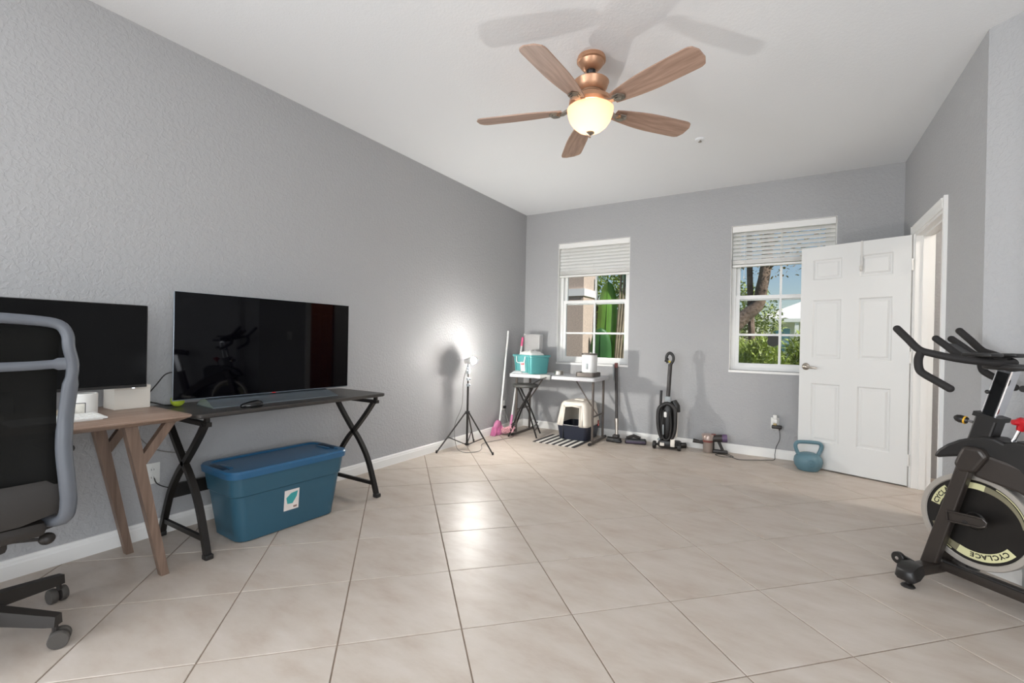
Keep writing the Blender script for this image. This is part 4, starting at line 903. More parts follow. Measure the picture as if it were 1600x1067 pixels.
# ================================================================== VACUUM CLEANERS
M['vac_grey'] = mat('dark_grey_vacuum', (50, 46, 44), 0.42, metal=0.2); M['vac_black'] = mat('black_vacuum', (24, 22, 21), 0.4); M['purple'] = mat('purple_plastic', (92, 72, 104), 0.35)
M['red_plastic'] = mat('dull_red_plastic', (116, 62, 56), 0.45)
sv = thing('stick_vacuum_wand', 'dark vacuum wand leaning on the wall beside the folding table', 'vacuum wand', (-1.665, 5.085, 0))
a_, b_ = Vector((0, 0.0, 0.075)), Vector((-0.088, 0.195, 0.880))
obj(MB().tube([a_.lerp(b_, 0.20), b_.lerp(a_, 0.04)], 0.017, 12), 'wand_tube', M['vac_grey'], sv)
obj(MB().tube([a_, a_.lerp(b_, 0.10), a_.lerp(b_, 0.22)], [0.016, 0.019, 0.024], 12), 'lower_coupling', M['nickel'], sv)
obj(MB().tube([b_.lerp(a_, 0.07), b_], [0.019, 0.021], 12), 'upper_coupling', M['red_plastic'], sv)
obj(MB().rbox(-0.115, -0.100, 0.150, 0.178, 0.68, 0.865, 0.006), 'wall_clip', M['grey_clamp'], sv)
hd2 = obj(MB().tube([(-0.09, -0.045, 0.030), (0.06, -0.045, 0.030)], 0.028, 14), 'floor_head', M['vac_black'], sv)
mb = MB(); mb.rbox(-0.035, 0.035, -0.06, 0.02, 0.045, 0.085, 0.012); obj(mb, 'head_joint', M['vac_grey'], sv)
mb = MB(); mb.rbox(-0.10, 0.07, -0.075, -0.02, 0.002, 0.030, 0.008); obj(mb, 'head_skirt', M['vac_black'], sv)
at = thing('vacuum_floor_tool', 'black and purple vacuum floor tool lying by the baseboard', 'vacuum tool', (-1.455, 5.105, 0), 0.30)
mb = MB(); mb.rbox(-0.115, 0.115, -0.045, 0.045, 0.0, 0.055, 0.014); obj(mb, 'tool_body', M['vac_black'], at)
obj(MB().rbox(-0.105, 0.105, -0.048, -0.040, 0.010, 0.040, 0.005), 'roller_cover', mat('dark_purple_cover', (70, 60, 76), 0.4), at)
mb = MB(); mb.tube([(-0.10, 0.0, 0.060), (-0.02, 0.01, 0.085), (0.05, 0.02, 0.062)], [0.016, 0.020, 0.014], 10); obj(mb, 'tool_neck', M['vac_grey'], at)

uv_ = thing('upright_vacuum', 'black upright vacuum cleaner with a looped hose', 'vacuum cleaner', (-1.105, 5.075, 0), 0.10)
mb = MB(); mb.rbox(-0.10, 0.13, -0.02, 0.15, 0.012, 0.075, 0.02); mb.rbox(-0.085, 0.085, -0.075, 0.02, 0.02, 0.10, 0.02); obj(mb, 'base', M['vac_black'], uv_)
for x, y, r_ in ((-0.125, -0.055, 0.042), (0.125, -0.060, 0.038)):
    w_ = obj(MB().lathe([(0.015, -0.016), (r_*0.9, -0.016), (r_, -0.010), (r_, 0.010), (r_*0.9, 0.016), (0.015, 0.016)], 20, Matrix.Translation((x, y, r_)) @ Matrix.Rotation(PI/2, 4, 'Y')), 'wheel', M['vac_black'], uv_)
obj(MB().tube([(-0.12, -0.055, 0.05), (0.12, -0.06, 0.05)], 0.012, 8), 'axle', M['vac_black'], uv_)
obj(MB().tube([(0.10, 0.06, 0.035), (0.175, 0.10, 0.035)], 0.030, 12), 'brush_housing', M['vac_black'], uv_)
mb = MB(); lp = []
for z, w, d in ((0.085, 0.055, 0.05), (0.13, 0.070, 0.065), (0.25, 0.078, 0.072), (0.38, 0.080, 0.070), (0.46, 0.066, 0.06), (0.50, 0.040, 0.045), (0.515, 0.028, 0.035)):
    lp.append([(w*math.cos(a), d*math.sin(a), z) for a in [2*PI*i/24 for i in range(24)]])
loft(mb, lp); obj(mb, 'body', M['vac_black'], uv_)
obj(MB().tube(smoothpath([(-0.045, -0.066, 0.11), (-0.078, -0.070, 0.20), (-0.092, -0.068, 0.34), (-0.078, -0.064, 0.44), (0.0, -0.060, 0.488), (0.070, -0.062, 0.44), (0.082, -0.068, 0.34), (0.075, -0.072, 0.20), (0.045, -0.068, 0.12)], 6), 0.021, 10), 'hose', mat('dark_hose', (33, 30, 29), 0.5), uv_)
obj(MB().tube(smoothpath([(-0.030, -0.088, 0.42), (-0.050, -0.092, 0.25), (-0.035, -0.090, 0.13), (0.0, -0.092, 0.11), (0.030, -0.090, 0.14), (0.045, -0.092, 0.26), (0.028, -0.088, 0.42)], 5), 0.010, 8), 'wrapped_cord', M['black'], uv_)
obj(MB().rbox(-0.030, 0.000, -0.108, -0.080, 0.345, 0.405, 0.012), 'white_plug', M['white_plastic'], uv_)
obj(MB().rbox(-0.045, -0.028, -0.098, -0.085, 0.16, 0.27, 0.006), 'cord_clip', M['grey_clamp'], uv_)
obj(MB().rbox(0.072, 0.100, -0.035, 0.025, 0.13, 0.42, 0.010), 'side_panel', M['cream'], uv_)
obj(MB().tube([(0.085, 0.0, 0.40), (0.080, 0.0, 0.46), (0.055, 0.0, 0.52)], [0.040, 0.042, 0.028], 12), 'upper_shroud', M['vac_black'], uv_)
obj(MB().rbox(-0.034, 0.030, -0.040, 0.020, 0.500, 0.560, 0.008), 'neck_block', M['grey_clamp'], uv_)
obj(MB().tube([(-0.002, -0.008, 0.545), (0.012, 0.02, 0.905)], 0.021, 12), 'upper_tube', M['vac_grey'], uv_)
hl = obj(MB().tube(smoothpath([(0.012, 0.02, 0.895), (0.040, 0.02, 0.945), (0.036, 0.02, 0.995), (0.005, 0.02, 1.022), (-0.022, 0.02, 1.000), (-0.030, 0.02, 0.955), (-0.012, 0.02, 0.915)], 5), 0.015, 10), 'handle', M['vac_black'], uv_)
obj(MB().tube([(-0.040, 0.02, 0.952), (-0.012, 0.02, 0.940)], 0.024, 12), 'trigger', M['vac_black'], hl)
obj(MB().tube([(-0.030, 0.02, 0.930), (0.014, 0.02, 0.928)], 0.011, 8), 'yellow_band', mat('yellow_band', (206, 186, 70), 0.5), hl)
obj(MB().tube([(-0.075, -0.02, 0.44), (-0.070, -0.02, 0.62)], 0.013, 10), 'crevice_tool', M['black'], uv_)
for x in (-0.045, 0.06): obj(MB().rbox(x-0.022, x+0.022, -0.088, -0.070, 0.04, 0.075 if x < 0 else 0.12, 0.006), 'pale_pedal', M['cream'], uv_)
obj(MB().tube([(-0.09, -0.04, 0.085), (-0.06, -0.03, 0.115)], 0.018, 8), 'release_pedal', M['grey_clamp'], uv_)

hh = thing('handheld_vacuum', 'handheld cordless vacuum with clear bin on the floor', 'handheld vacuum', (-0.715, 5.165, 0), 0.12)
M['copper_grey'] = mat('pinkish_grey_cyclone', (186, 168, 160), 0.35, metal=0.5); M['clear_bin'] = clear_plastic('smoky_clear_bin', (150, 136, 126), 0.7)
obj(MB().lathe([(0.044, 0.0), (0.048, 0.004), (0.048, 0.115), (0.044, 0.118)], 24), 'dust_bin', M['clear_bin'], hh)
obj(MB().lathe([(0.026, 0.01), (0.030, 0.05), (0.034, 0.112)], 20), 'filter_cone', M['copper_grey'], hh)
obj(MB().lathe([(0.050, 0.108), (0.051, 0.112), (0.051, 0.124), (0.048, 0.128)], 24), 'red_collar', M['red_plastic'], hh)
cy2 = obj(MB().lathe([(0.048, 0.126), (0.056, 0.134), (0.058, 0.165), (0.050, 0.184), (0.030, 0.192), (0.001, 0.192)], 24), 'cyclone_head', M['copper_grey'], hh)
for k in range(10):
    a = 2*PI*k/10; obj(MB().tube([(0.046*math.cos(a), 0.046*math.sin(a), 0.135), (0.050*math.cos(a), 0.050*math.sin(a), 0.188)], [0.010, 0.014], 8), 'cyclone_cone', M['copper_grey'], cy2)
obj(MB().tube([(0.045, 0.0, 0.150), (0.135, 0.0, 0.158)], 0.038, 20), 'motor_housing', M['vac_grey'], hh)
obj(MB().tube([(0.135, 0.0, 0.158), (0.182, 0.0, 0.161)], 0.041, 20), 'purple_filter', M['purple'], hh)
obj(MB().rbox(0.03, 0.075, -0.015, 0.015, 0.178, 0.196, 0.006), 'red_trigger', M['red_plastic'], hh)
obj(MB().tube([(0.100, 0.0, 0.125), (0.140, 0.0, 0.035)], 0.015, 10, ry=0.019), 'grip', M['vac_grey'], hh)
obj(MB().tube([(0.056, 0.0, 0.015), (0.054, 0.0, 0.135)], 0.008, 8), 'front_strut', M['vac_grey'], hh)
obj(MB().rbox(0.045, 0.190, -0.028, 0.028, 0.0, 0.036, 0.010), 'battery', M['vac_grey'], hh)
obj(MB().tube([(-0.040, 0.0, 0.100), (-0.080, 0.0, 0.100), (-0.145, 0.0, 0.108)], [0.020, 0.017, 0.022], 14), 'nozzle', M['vac_grey'], hh)

ou = outlet((-0.116, YB, 0.345), 0.0, 'white wall outlet with plugs beside the open door')
ch2 = thing('air_freshener', 'small white plug-in air freshener in the upper outlet socket', 'air freshener', (-0.116, YB-0.0085, 0.375))
obj(MB().rbox(-0.024, 0.024, -0.040, 0.0, -0.022, 0.018, 0.008), 'plug_body', M['white_plastic'], ch2)
obj(MB().rbox(-0.018, 0.018, -0.045, -0.012, 0.016, 0.062, 0.008), 'warmer', M['white_plastic'], ch2)
obj(MB().rbox(-0.015, 0.015, -0.042, -0.016, -0.044, -0.020, 0.006), 'oil_bottle', clear_plastic('amber_oil', (196, 170, 110), 0.6), ch2)
cg = thing('wall_charger', 'dark charger plugged into the lower outlet socket', 'charger', (-0.100, YB-0.0085, 0.318))
obj(MB().rbox(-0.045, 0.045, -0.055, 0.0, -0.018, 0.016, 0.010), 'charger_body', M['vac_grey'], cg)
obj(MB().tube([(0.025, -0.03, -0.018), (0.025, -0.03, -0.034)], 0.005, 8), 'cord_relief', M['cable'], cg)
cable('charger_cable', [(-0.075, YB-0.0385, 0.282), (-0.072, YB-0.042, 0.20), (-0.100, YB-0.045, 0.12), (-0.110, YB-0.06, 0.05), (-0.112, YB-0.10, 0.006), (-0.16, 5.15, 0.005), (-0.30, 5.05, 0.005), (-0.42, 5.00, 0.005), (-0.50, 5.09, 0.005), (-0.60, 5.13, 0.005), (-0.63, 5.07, 0.005), (-0.56, 5.01, 0.009), (-0.47, 5.04, 0.011), (-0.48, 5.11, 0.006), (-0.545, 5.155, 0.012)], 0.003, M['cable'], 'thin dark charging cable coiling from the wall charger across the tiles', 6)

# ================================================================== KETTLEBELL
M['kettle'] = mat('blue_grey_vinyl', (88, 120, 132), 0.45)
ke = thing('kettlebell', 'blue-grey kettlebell standing in front of the white door', 'kettlebell', (0.158, 4.985, 0), 0.32)
bd2 = obj(MB().lathe([(0.070, 0.0), (0.082, 0.003), (0.106, 0.040), (0.114, 0.078), (0.108, 0.112), (0.088, 0.140), (0.050, 0.156), (0.001, 0.160)], 36), 'body', M['kettle'], ke)
obj(MB().tube(smoothpath([(-0.070, 0, 0.120), (-0.096, 0, 0.175), (-0.106, 0, 0.220), (-0.088, 0, 0.246), (-0.04, 0, 0.252), (0.04, 0, 0.252), (0.088, 0, 0.246), (0.106, 0, 0.220), (0.096, 0, 0.175), (0.070, 0, 0.120)], 6), 0.0165, 12), 'handle', M['kettle'], ke)
Mk = Matrix.Translation((-0.02, -0.1085, 0.078)) @ Matrix.Rotation(PI/2, 4, 'X')
emb = MB(); emb.lathe([(0.033, 0.0), (0.034, 0.004), (0.031, 0.004), (0.030, 0.0)], 28, Mk, caps=False); obj(emb, 'embossed_ring', M['kettle'], ke)
def text_mesh(txt, size, depth=0.0008, bold=0.0):
    cu = bpy.data.curves.new('lettering', 'FONT'); cu.body = txt; cu.size = size; cu.extrude = depth; cu.align_x = 'CENTER'; cu.resolution_u = 3; cu.offset = bold
    o = bpy.data.objects.new('tmp', cu); col.objects.link(o)
    me = bpy.data.meshes.new_from_object(o.evaluated_get(bpy.context.evaluated_depsgraph_get()))
    bpy.data.objects.remove(o); me.materials.clear(); return me
o = obj(text_mesh('10', 0.034, 0.0015), 'embossed_number', M['kettle'], ke, (-0.02, -0.1125, 0.067)); o.rotation_euler = (PI/2, 0, 0)

# ================================================================== EXERCISE BIKE
M['bike'] = mat('satin_black_brown_frame', (52, 46, 42), 0.36, metal=0.25); M['bike_black'] = mat('black_bike_plastic', (28, 26, 25), 0.38); M['foam'] = mat('black_foam_grip', (26, 23, 22), 0.75)
M['rim'] = mat('silver_flywheel_rim', (186, 180, 172), 0.34, metal=0.6); M['wheel_black'] = mat('black_flywheel_face', (20, 17, 15), 0.35); M['lime'] = mat('pale_lime_print', (198, 194, 150), 0.5); M['olive'] = mat('faded_lime_print', (112, 106, 84), 0.5)
M['red_knob'] = mat('red_knob', (176, 22, 32), 0.3); M['yellow'] = mat('amber_yellow', (222, 170, 48), 0.45)
bk = thing('exercise_bike', 'black indoor cycling exercise bike with a large flywheel', 'exercise bike', (0.743, 2.901, 0), math.radians(-42))
# local: +x to the rear, -y towards the camera
FZ, FR = 0.345, 0.212
RX = Matrix.Translation((0, 0, FZ)) @ Matrix.Rotation(PI/2, 4, 'X')          # lathe axis -> -y
fw = obj(MB().lathe([(0.186, -0.018), (0.190, -0.022), (FR-0.003, -0.022), (FR, -0.018), (FR, 0.018), (FR-0.003, 0.022), (0.190, 0.022), (0.186, 0.018)], 64, RX, caps=False), 'flywheel_rim', M['rim'], bk, label='silver flywheel rim')
dk = obj(MB().lathe([(0.001, -0.014), (0.188, -0.014), (0.188, 0.014), (0.150, 0.010), (0.040, 0.010), (0.034, 0.016), (0.001, 0.016)], 64, RX), 'flywheel_disc', M['wheel_black'], bk)
def arc(r0, r1, d0, d1, n=40, taper=False, yy=-0.0148):
    mb = MB(); vs = []
    for i in range(n+1):
        t = i/n; a = math.radians(d0+(d1-d0)*t); k = 1-t*0.75 if taper else 1
        for r_ in (r0+(r1-r0)*(1-k)*0.9, r1): vs.append((r_*math.cos(a), yy, FZ+r_*math.sin(a)))
    mb.add(vs, [(2*i, 2*i+1, 2*i+3, 2*i+2) for i in range(n)]); return mb
obj(arc(0.138, 0.174, 168, 132), 'lime_band', M['lime'], dk, smooth=0)
obj(arc(0.146, 0.174, 100, 78), 'lime_band', M['lime'], dk, smooth=0)
obj(arc(0.146, 0.174, 78, 8, taper=True), 'faded_band', M['olive'], dk, smooth=0)
obj(arc(0.138, 0.174, -34, -112), 'lime_band', M['lime'], dk, smooth=0)
obj(arc(0.138, 0.174, -112, -160, taper=True), 'faded_band', M['olive'], dk, smooth=0)
obj(arc(0.178, 0.182, 66, 20), 'lime_line', M['lime'], dk, smooth=0)
obj(arc(0.178, 0.182, -118, -142), 'lime_line', M['lime'], dk, smooth=0)
def arc_text(txt, start, step, r_, size):
    vs, fs = [], []
    for i, chh in enumerate(txt):
        me = text_mesh(chh, size, 0.0, 0.0009); a = math.radians(start-step*i)
        rad = Vector((math.cos(a), 0, math.sin(a))); tan = Vector((math.sin(a), 0, -math.cos(a)))
        n = len(vs); c = Vector((0, -0.0153, FZ))+rad*r_
        vs += [c+tan*v.co.x*1.1+rad*v.co.y for v in me.vertices]; fs += [[k+n for k in p.vertices] for p in me.polygons]
        bpy.data.meshes.remove(me)
    return MB().add(vs, fs)
obj(arc_text('CYCLACE', 163, 7.2, 0.146, 0.028), 'lettering', M['wheel_black'], dk, smooth=0)
obj(arc_text('CYCLACE', -43, 8.2, 0.144, 0.028), 'lettering', M['wheel_black'], dk, smooth=0)
for s in (-1, 1):
    y = s*0.058
    mb = MB(); loft(mb, [[(x, yy, z) for x, yy, z in ((-0.180, y-0.020, 0.085), (-0.112, y-0.020, 0.105), (-0.112, y+0.020, 0.105), (-0.180, y+0.020, 0.085))], [(-0.036, y-0.020, 0.615), (0.016, y-0.020, 0.600), (0.016, y+0.020, 0.600), (-0.036, y+0.020, 0.615)]])
    fk = obj(mb, 'fork_leg', M['bike'], bk, smooth=0)
    bm_ = fk.modifiers.new('edges', 'BEVEL'); bm_.width = 0.006; bm_.segments = 2
    br_ = MB(); yb = s*0.083
    rr_ = [(-0.066, 0.364), (0.040, 0.374), (0.064, 0.374), (0.078, 0.362), (0.074, 0.344), (0.056, 0.334), (-0.062, 0.320)]
    br_.tube([(x, yb, z+0.01) for x, z in rr_], 0.005, 8, closed=True); br_.prism([(x*0.96, z+0.01) for x, z in rr_], yb-s*0.006-0.003, yb-s*0.006+0.003)
    obj(br_, 'axle_bracket', M['bike'], bk)
obj(MB().tube([(0.0, -0.082, 0.345), (0.0, 0.082, 0.345)], 0.010, 12), 'axle', M['bike_black'], bk)
# front stabiliser with levelling feet and transport wheels
def stabiliser(x, half, front):
    sb = obj(MB().rbox(x-0.032, x+0.032, -half+0.04, half-0.04, 0.050, 0.098, 0.012), 'stabiliser_bar', M['bike'], bk)
    for s in (-1, 1):
        mb = MB(); lp = []
        for y, w, z0, z1 in ((half-0.075, 0.036, 0.048, 0.104), (half-0.03, 0.046, 0.032, 0.104), (half, 0.046, 0.026, 0.088), (half+0.012, 0.034, 0.032, 0.072)):
            lp.append([(x-w, s*y, z0+0.012), (x-w*0.7, s*y, z0), (x+w*0.7, s*y, z0), (x+w, s*y, z0+0.012), (x+w*0.8, s*y, z1), (x-w*0.8, s*y, z1)])
        loft(mb, lp); ec = obj(mb, 'end_cap', M['bike_black'], sb, smooth=50)
        obj(MB().lathe([(0.026, 0), (0.028, 0.004), (0.022, 0.012), (0.010, 0.016), (0.010, 0.034)], 18, Matrix.Translation((x+0.004, s*(half-0.014), 0))), 'levelling_foot', M['bike_black'], sb)
        if front:
            wl = obj(MB().lathe([(0.010, -0.012), (0.026, -0.012), (0.029, -0.008), (0.029, 0.008), (0.026, 0.012), (0.010, 0.012)], 20, Matrix.Translation((x-0.078, s*(half-0.075), 0.092)) @ Matrix.Rotation(PI/2, 4, 'X')), 'transport_wheel', M['bike_black'], sb)
            obj(MB().lathe([(0.001, -0.014), (0.008, -0.013), (0.008, 0.013), (0.001, 0.014)], 10, Matrix.Translation((x-0.078, s*(half-0.075), 0.092)) @ Matrix.Rotation(PI/2, 4, 'X')), 'wheel_bolt', M['chrome'], wl)
            mb = MB(); mb.bar([(x-0.078, s*(half-0.095), 0.092), (x-0.02, s*(half-0.095), 0.082)], 0.030, 0.012); obj(mb, 'wheel_arm', M['bike_black'], sb, smooth=0)
stabiliser(-0.145, 0.225, True); stabiliser(0.86, 0.225, False)
rl = obj(MB().rbox(-0.14, 0.86, -0.030, 0.030, 0.066, 0.110, 0.010), 'main_rail', M['bike'], bk)
obj(MB().tube([(-0.11, -0.026, 0.113), (0.84, -0.026, 0.113)], 0.006, 8), 'rail_ridge', M['bike_black'], rl)
# fork crown, front shroud, main beam
mb = MB(); mb.prism([(-0.052, 0.600), (-0.018, 0.690), (0.050, 0.690), (0.075, 0.655), (0.030, 0.575), (-0.030, 0.565)], -0.084, 0.084); fc = obj(mb, 'fork_crown', M['bike'], bk, smooth=0); b9 = fc.modifiers.new('edges', 'BEVEL'); b9.width = 0.016; b9.segments = 3
sh = [(-0.148, 0.608), (-0.128, 0.646), (-0.095, 0.678), (-0.050, 0.708), (0.000, 0.730), (0.040, 0.742), (0.080, 0.742), (0.112, 0.728), (0.150, 0.742), (0.250, 0.735), (0.300, 0.690), (0.290, 0.560), (0.180, 0.600), (0.100, 0.640), (0.02, 0.640), (-0.05, 0.630), (-0.09, 0.618), (-0.128, 0.606)]
mb = MB(); mb.prism(sh, -0.052, 0.052); so_ = obj(mb, 'front_shroud', M['bike_black'], bk, smooth=0); b9 = so_.modifiers.new('edges', 'BEVEL'); b9.width = 0.018; b9.segments = 3
mb = MB(); lp = []
for x, z, hh_, hw in ((0.030, 0.612, 0.055, 0.062), (0.180, 0.578, 0.052, 0.050), (0.360, 0.480, 0.050, 0.042), (0.500, 0.360, 0.045, 0.040), (0.60, 0.27, 0.04, 0.04)):
    lp.append([(x-hh_*0.35, -hw, z-hh_), (x-hh_*0.35, hw, z-hh_), (x+hh_*0.35, hw, z+hh_), (x+hh_*0.35, -hw, z+hh_)])
loft(mb, lp); be = obj(mb, 'main_beam', M['bike'], bk, smooth=0); b9 = be.modifiers.new('edges', 'BEVEL'); b9.width = 0.012; b9.segments = 2
obj(MB().bar([(0.58, 0, 0.32), (0.80, 0, 0.10)], 0.06, 0.05), 'rear_strut', M['bike'], bk, smooth=0)
# chain case, crank, pedals, saddle (rear of the bike)
obj(MB().plate([(x, z) for x, z in [(0.02+0.05*math.cos(a), 0.345+0.05*math.sin(a)) for a in [PI/2+PI*i/10 for i in range(11)]]]+[(0.48+0.11*math.cos(a), 0.36+0.11*math.sin(a)) for a in [-PI/2+PI*i/14 for i in range(15)]], 0.0, 0.05, Matrix.Translation((0, 0.12, 0)) @ Matrix.Rotation(PI/2, 4, 'X')), 'belt_guard', M['bike_black'], bk)
for s in (-1, 1):
    cr_ = obj(MB().bar([(0.48, s*0.135, 0.36), (0.48+s*0.16, s*0.140, 0.34)], 0.028, 0.014), 'crank_arm', M['steel'], bk, smooth=0)
    obj(MB().rbox(0.48+s*0.16-0.05, 0.48+s*0.16+0.05, min(s*0.15, s*0.24), max(s*0.15, s*0.24), 0.328, 0.352, 0.006), 'pedal', M['bike_black'], cr_)
obj(MB().tube([(0.48, -0.135, 0.36), (0.48, 0.135, 0.36)], 0.016, 12), 'crank_axle', M['steel'], bk)
obj(MB().bar([(0.50, 0, 0.36), (0.585, 0, 0.66)], 0.062, 0.058, up=(1, 0, 0)), 'seat_tube', M['bike'], bk, smooth=0)
obj(MB().bar([(0.575, 0, 0.62), (0.645, 0, 0.86)], 0.050, 0.044, up=(1, 0, 0)), 'seat_post', M['chrome'], bk, smooth=0)
mb = MB(); lp = []
for x, w, z in ((0.50, 0.020, 0.905), (0.56, 0.028, 0.915), (0.64, 0.050, 0.918), (0.71, 0.088, 0.922), (0.76, 0.086, 0.926), (0.785, 0.05, 0.925)):
    lp.append([(x, w*math.cos(a), z-0.02+0.032*math.sin(a)) for a in [2*PI*i/16 for i in range(16)]])
loft(mb, lp); obj(mb, 'saddle', M['bike_black'], bk)
# handlebar column
def lean(z): return 0.036+(z-0.80)*0.262
slv = obj(MB().bar([(lean(0.70), 0, 0.70), (lean(0.828), 0, 0.828)], 0.078, 0.074, up=(1, 0, 0)), 'sleeve', M['bike_black'], bk, smooth=0); b9 = slv.modifiers.new('edges', 'BEVEL'); b9.width = 0.008; b9.segments = 2
obj(MB().bar([(lean(0.818), 0, 0.818), (lean(0.838), 0, 0.838)], 0.092, 0.086, up=(1, 0, 0)), 'sleeve_collar', M['bike_black'], slv, smooth=0)
pst = obj(MB().bar([(lean(0.82), 0, 0.82), (lean(1.045), 0, 1.045)], 0.058, 0.056, up=(1, 0, 0)), 'chrome_post', M['chrome'], bk, smooth=0); b9 = pst.modifiers.new('edges', 'BEVEL'); b9.width = 0.006; b9.segments = 2
for s in (-1, 1): obj(MB().bar([(lean(0.836), s*0.0285, 0.836), (lean(1.03), s*0.0285, 1.03)], 0.040, 0.002, up=(1, 0, 0)), 'post_panel', M['black_gloss'], pst, smooth=0)
kn = obj(MB().tube([(-0.005, -0.028, 0.795), (-0.030, -0.030, 0.800)], 0.007, 10), 'pin_shaft', M['chrome'], bk)
obj(MB().tube([(-0.026, -0.030, 0.799), (-0.036, -0.031, 0.801), (-0.052, -0.033, 0.804), (-0.066, -0.034, 0.807), (-0.074, -0.035, 0.808)], [0.014, 0.017, 0.019, 0.015, 0.007], 14), 'pin_knob', M['bike_black'], kn)
obj(MB().tube([(-0.031, -0.0305, 0.800), (-0.037, -0.031, 0.801)], 0.0185, 16), 'pin_ring', M['yellow'], kn)
rk = obj(MB().tube([(0.128, -0.02, 0.735), (0.152, -0.02, 0.800)], 0.006, 8), 'resistance_rod', M['chrome'], bk)
mb = MB(); mb.lathe([(0.012, -0.030), (0.016, -0.010), (0.024, 0.002), (0.026, 0.014), (0.018, 0.024), (0.001, 0.026)], 16, Matrix.Translation((0.158, -0.02, 0.815)) @ Matrix.Rotation(0.35, 4, 'Y'))
for k in range(3):
    a = 2*PI*k/3; mb.tube([(0.158, -0.02, 0.822), (0.158+0.036*math.cos(a), -0.02+0.036*math.sin(a), 0.822)], [0.016, 0.011], 10)
obj(mb, 'resistance_knob', M['red_knob'], rk, label='red three-lobed resistance knob')
obj(MB().sphere((0.045, -0.034, 0.94), 0.009, 10, 8), 'post_bolt', M['black'], pst)
obj(MB().tube([(0.16, -0.03, 0.965), (0.16, 0.03, 0.965)], 0.014, 12), 'height_knob', M['bike_black'], bk)
# handlebars
stem = obj(MB().rbox(0.030, 0.200, -0.055, 0.055, 1.040, 1.066, 0.010), 'handlebar_clamp', M['bike_black'], bk)
half_h = [(0.110, 0.0, 1.066), (0.070, -0.09, 1.072), (0.010, -0.165, 1.084), (-0.060, -0.212, 1.104), (-0.110, -0.222, 1.122), (-0.158, -0.224, 1.172), (-0.202, -0.224, 1.218)]
hl_ = smoothpath(half_h, 6); full_h = [Vector((p.x, -p.y, p.z)) for p in hl_[::-1]]+hl_[1:]
hb = obj(MB().tube(full_h, 0.0165, 12), 'handlebar', M['foam'], bk)
for s in (-1, 1):
    obj(MB().sphere((-0.204, s*0.224, 1.220), 0.0165, 12, 8), 'bar_end', M['foam'], hb)
    obj(MB().tube(smoothpath([(-0.100, s*0.222, 1.114), (-0.112, s*0.222, 1.075), (-0.106, s*0.222, 1.028), (-0.080, s*0.222, 1.005), (-0.035, s*0.222, 0.980), (0.012, s*0.222, 0.953)], 6), 0.0165, 12), 'drop_grip', M['foam'], hb)
    obj(MB().sphere((0.012, s*0.222, 0.953), 0.0165, 12, 8), 'grip_end', M['foam'], hb)
    ab = obj(MB().tube(smoothpath([(-0.142, s*0.055, 1.176), (-0.100, s*0.056, 1.142), (-0.055, s*0.058, 1.105), (-0.01, s*0.06, 1.088), (0.070, s*0.06, 1.082)], 6), 0.0155, 12), 'aero_bar', M['foam'], bk)
    obj(MB().sphere((-0.142, s*0.055, 1.176), 0.0155, 12, 8), 'aero_end', M['foam'], ab)
    obj(MB().rbox(-0.005, 0.105, s*0.085-0.045, s*0.085+0.045, 1.094, 1.112, 0.008), 'elbow_pad', M['bike_black'], bk)
ph = obj(MB().bar([(-0.035, 0, 1.092), (-0.110, 0, 1.150)], 0.008, 0.07), 'tablet_rest', M['bike_black'], bk, smooth=0)

# ================================================================== OUTSIDE
M['grass'] = mat('lawn', (110, 128, 70), 0.95, var=(6, 0.3), world_co=True)
tag(obj(MB().box(-40, 40, YB+WD, 70, -0.35, -0.25), 'ground', M['grass'], smooth=0), 'green lawn outside the windows', 'ground', kind='structure')
M['stucco'] = mat('tan_stucco', (196, 178, 166), 0.9, var=(40, 0.12), bump=(120, 0.5, 0.004), world_co=True)
cl3 = thing('porch_column', 'tan stucco porch column outside the window', 'column', (-3.06, 7.07, -0.25))
obj(MB().box(-0.25, 0.25, -0.27, 0.27, 0, 4.2), 'shaft', M['stucco'], cl3, smooth=0)
obj(MB().box(-0.275, 0.275, -0.295, 0.295, 2.100, 2.215), 'band', mat('white_stucco_band', (232, 232, 232), 0.8), cl3, smooth=0)
# broad-leaved plant (each big leaf a part)
M['leaf'] = mat('broad_green_leaf', (104, 150, 62), 0.4, var=(3, 0.25)); M['leaf_dark'] = mat('dark_green_leaf', (58, 104, 56), 0.45, var=(3, 0.3)); M['stalk'] = mat('grey_brown_stalk', (150, 138, 118), 0.8, var=(9, 0.25)); M['bluegreen'] = mat('blue_green_leaf', (110, 150, 128), 0.5, var=(4, 0.25))
def broad_leaf(root, pos, length, width, lean_, rz, m):
    mb = MB(); n = 28; vs = []
    for i in range(n+1):
        t = i/n; hw = width/2*max(0.0, 1-abs(2*t-1)**2.6)**0.5; z = t*length; y = lean_*t*t*length
        for q in (-1, -0.5, 0, 0.5, 1): vs.append((q*hw, y+0.10*width*abs(q), z))
    mb.add(vs, [(i*5+j, i*5+j+1, (i+1)*5+j+1, (i+1)*5+j) for i in range(n) for j in range(4)])
    o = obj(mb, 'leaf', m, root, pos, 60); o.rotation_euler = (0, 0, rz); s_ = o.modifiers.new('thickness', 'SOLIDIFY'); s_.thickness = 0.004
    obj(MB().tube([(0, -0.002, 0), (0, lean_*length*0.25-0.004, length*0.5), (0, lean_*length*0.9, length*0.97)], [0.010, 0.007, 0.002], 6), 'midrib', m, o)
    return o
pn = thing('broad_leaf_plant', 'tall plant with big paddle-shaped green leaves outside the window', 'plant', (-2.50, 7.15, -0.25))
broad_leaf(pn, (-0.05, 0, 0.85), 1.52, 0.33, 0.04, 0.1, M['leaf'])
broad_leaf(pn, (0.12, 0.12, 0.75), 1.05, 0.20, 0.02, -0.3, M['leaf'])
broad_leaf(pn, (-0.10, -0.10, 0.75), 0.85, 0.34, -0.06, 0.2, M['leaf_dark'])
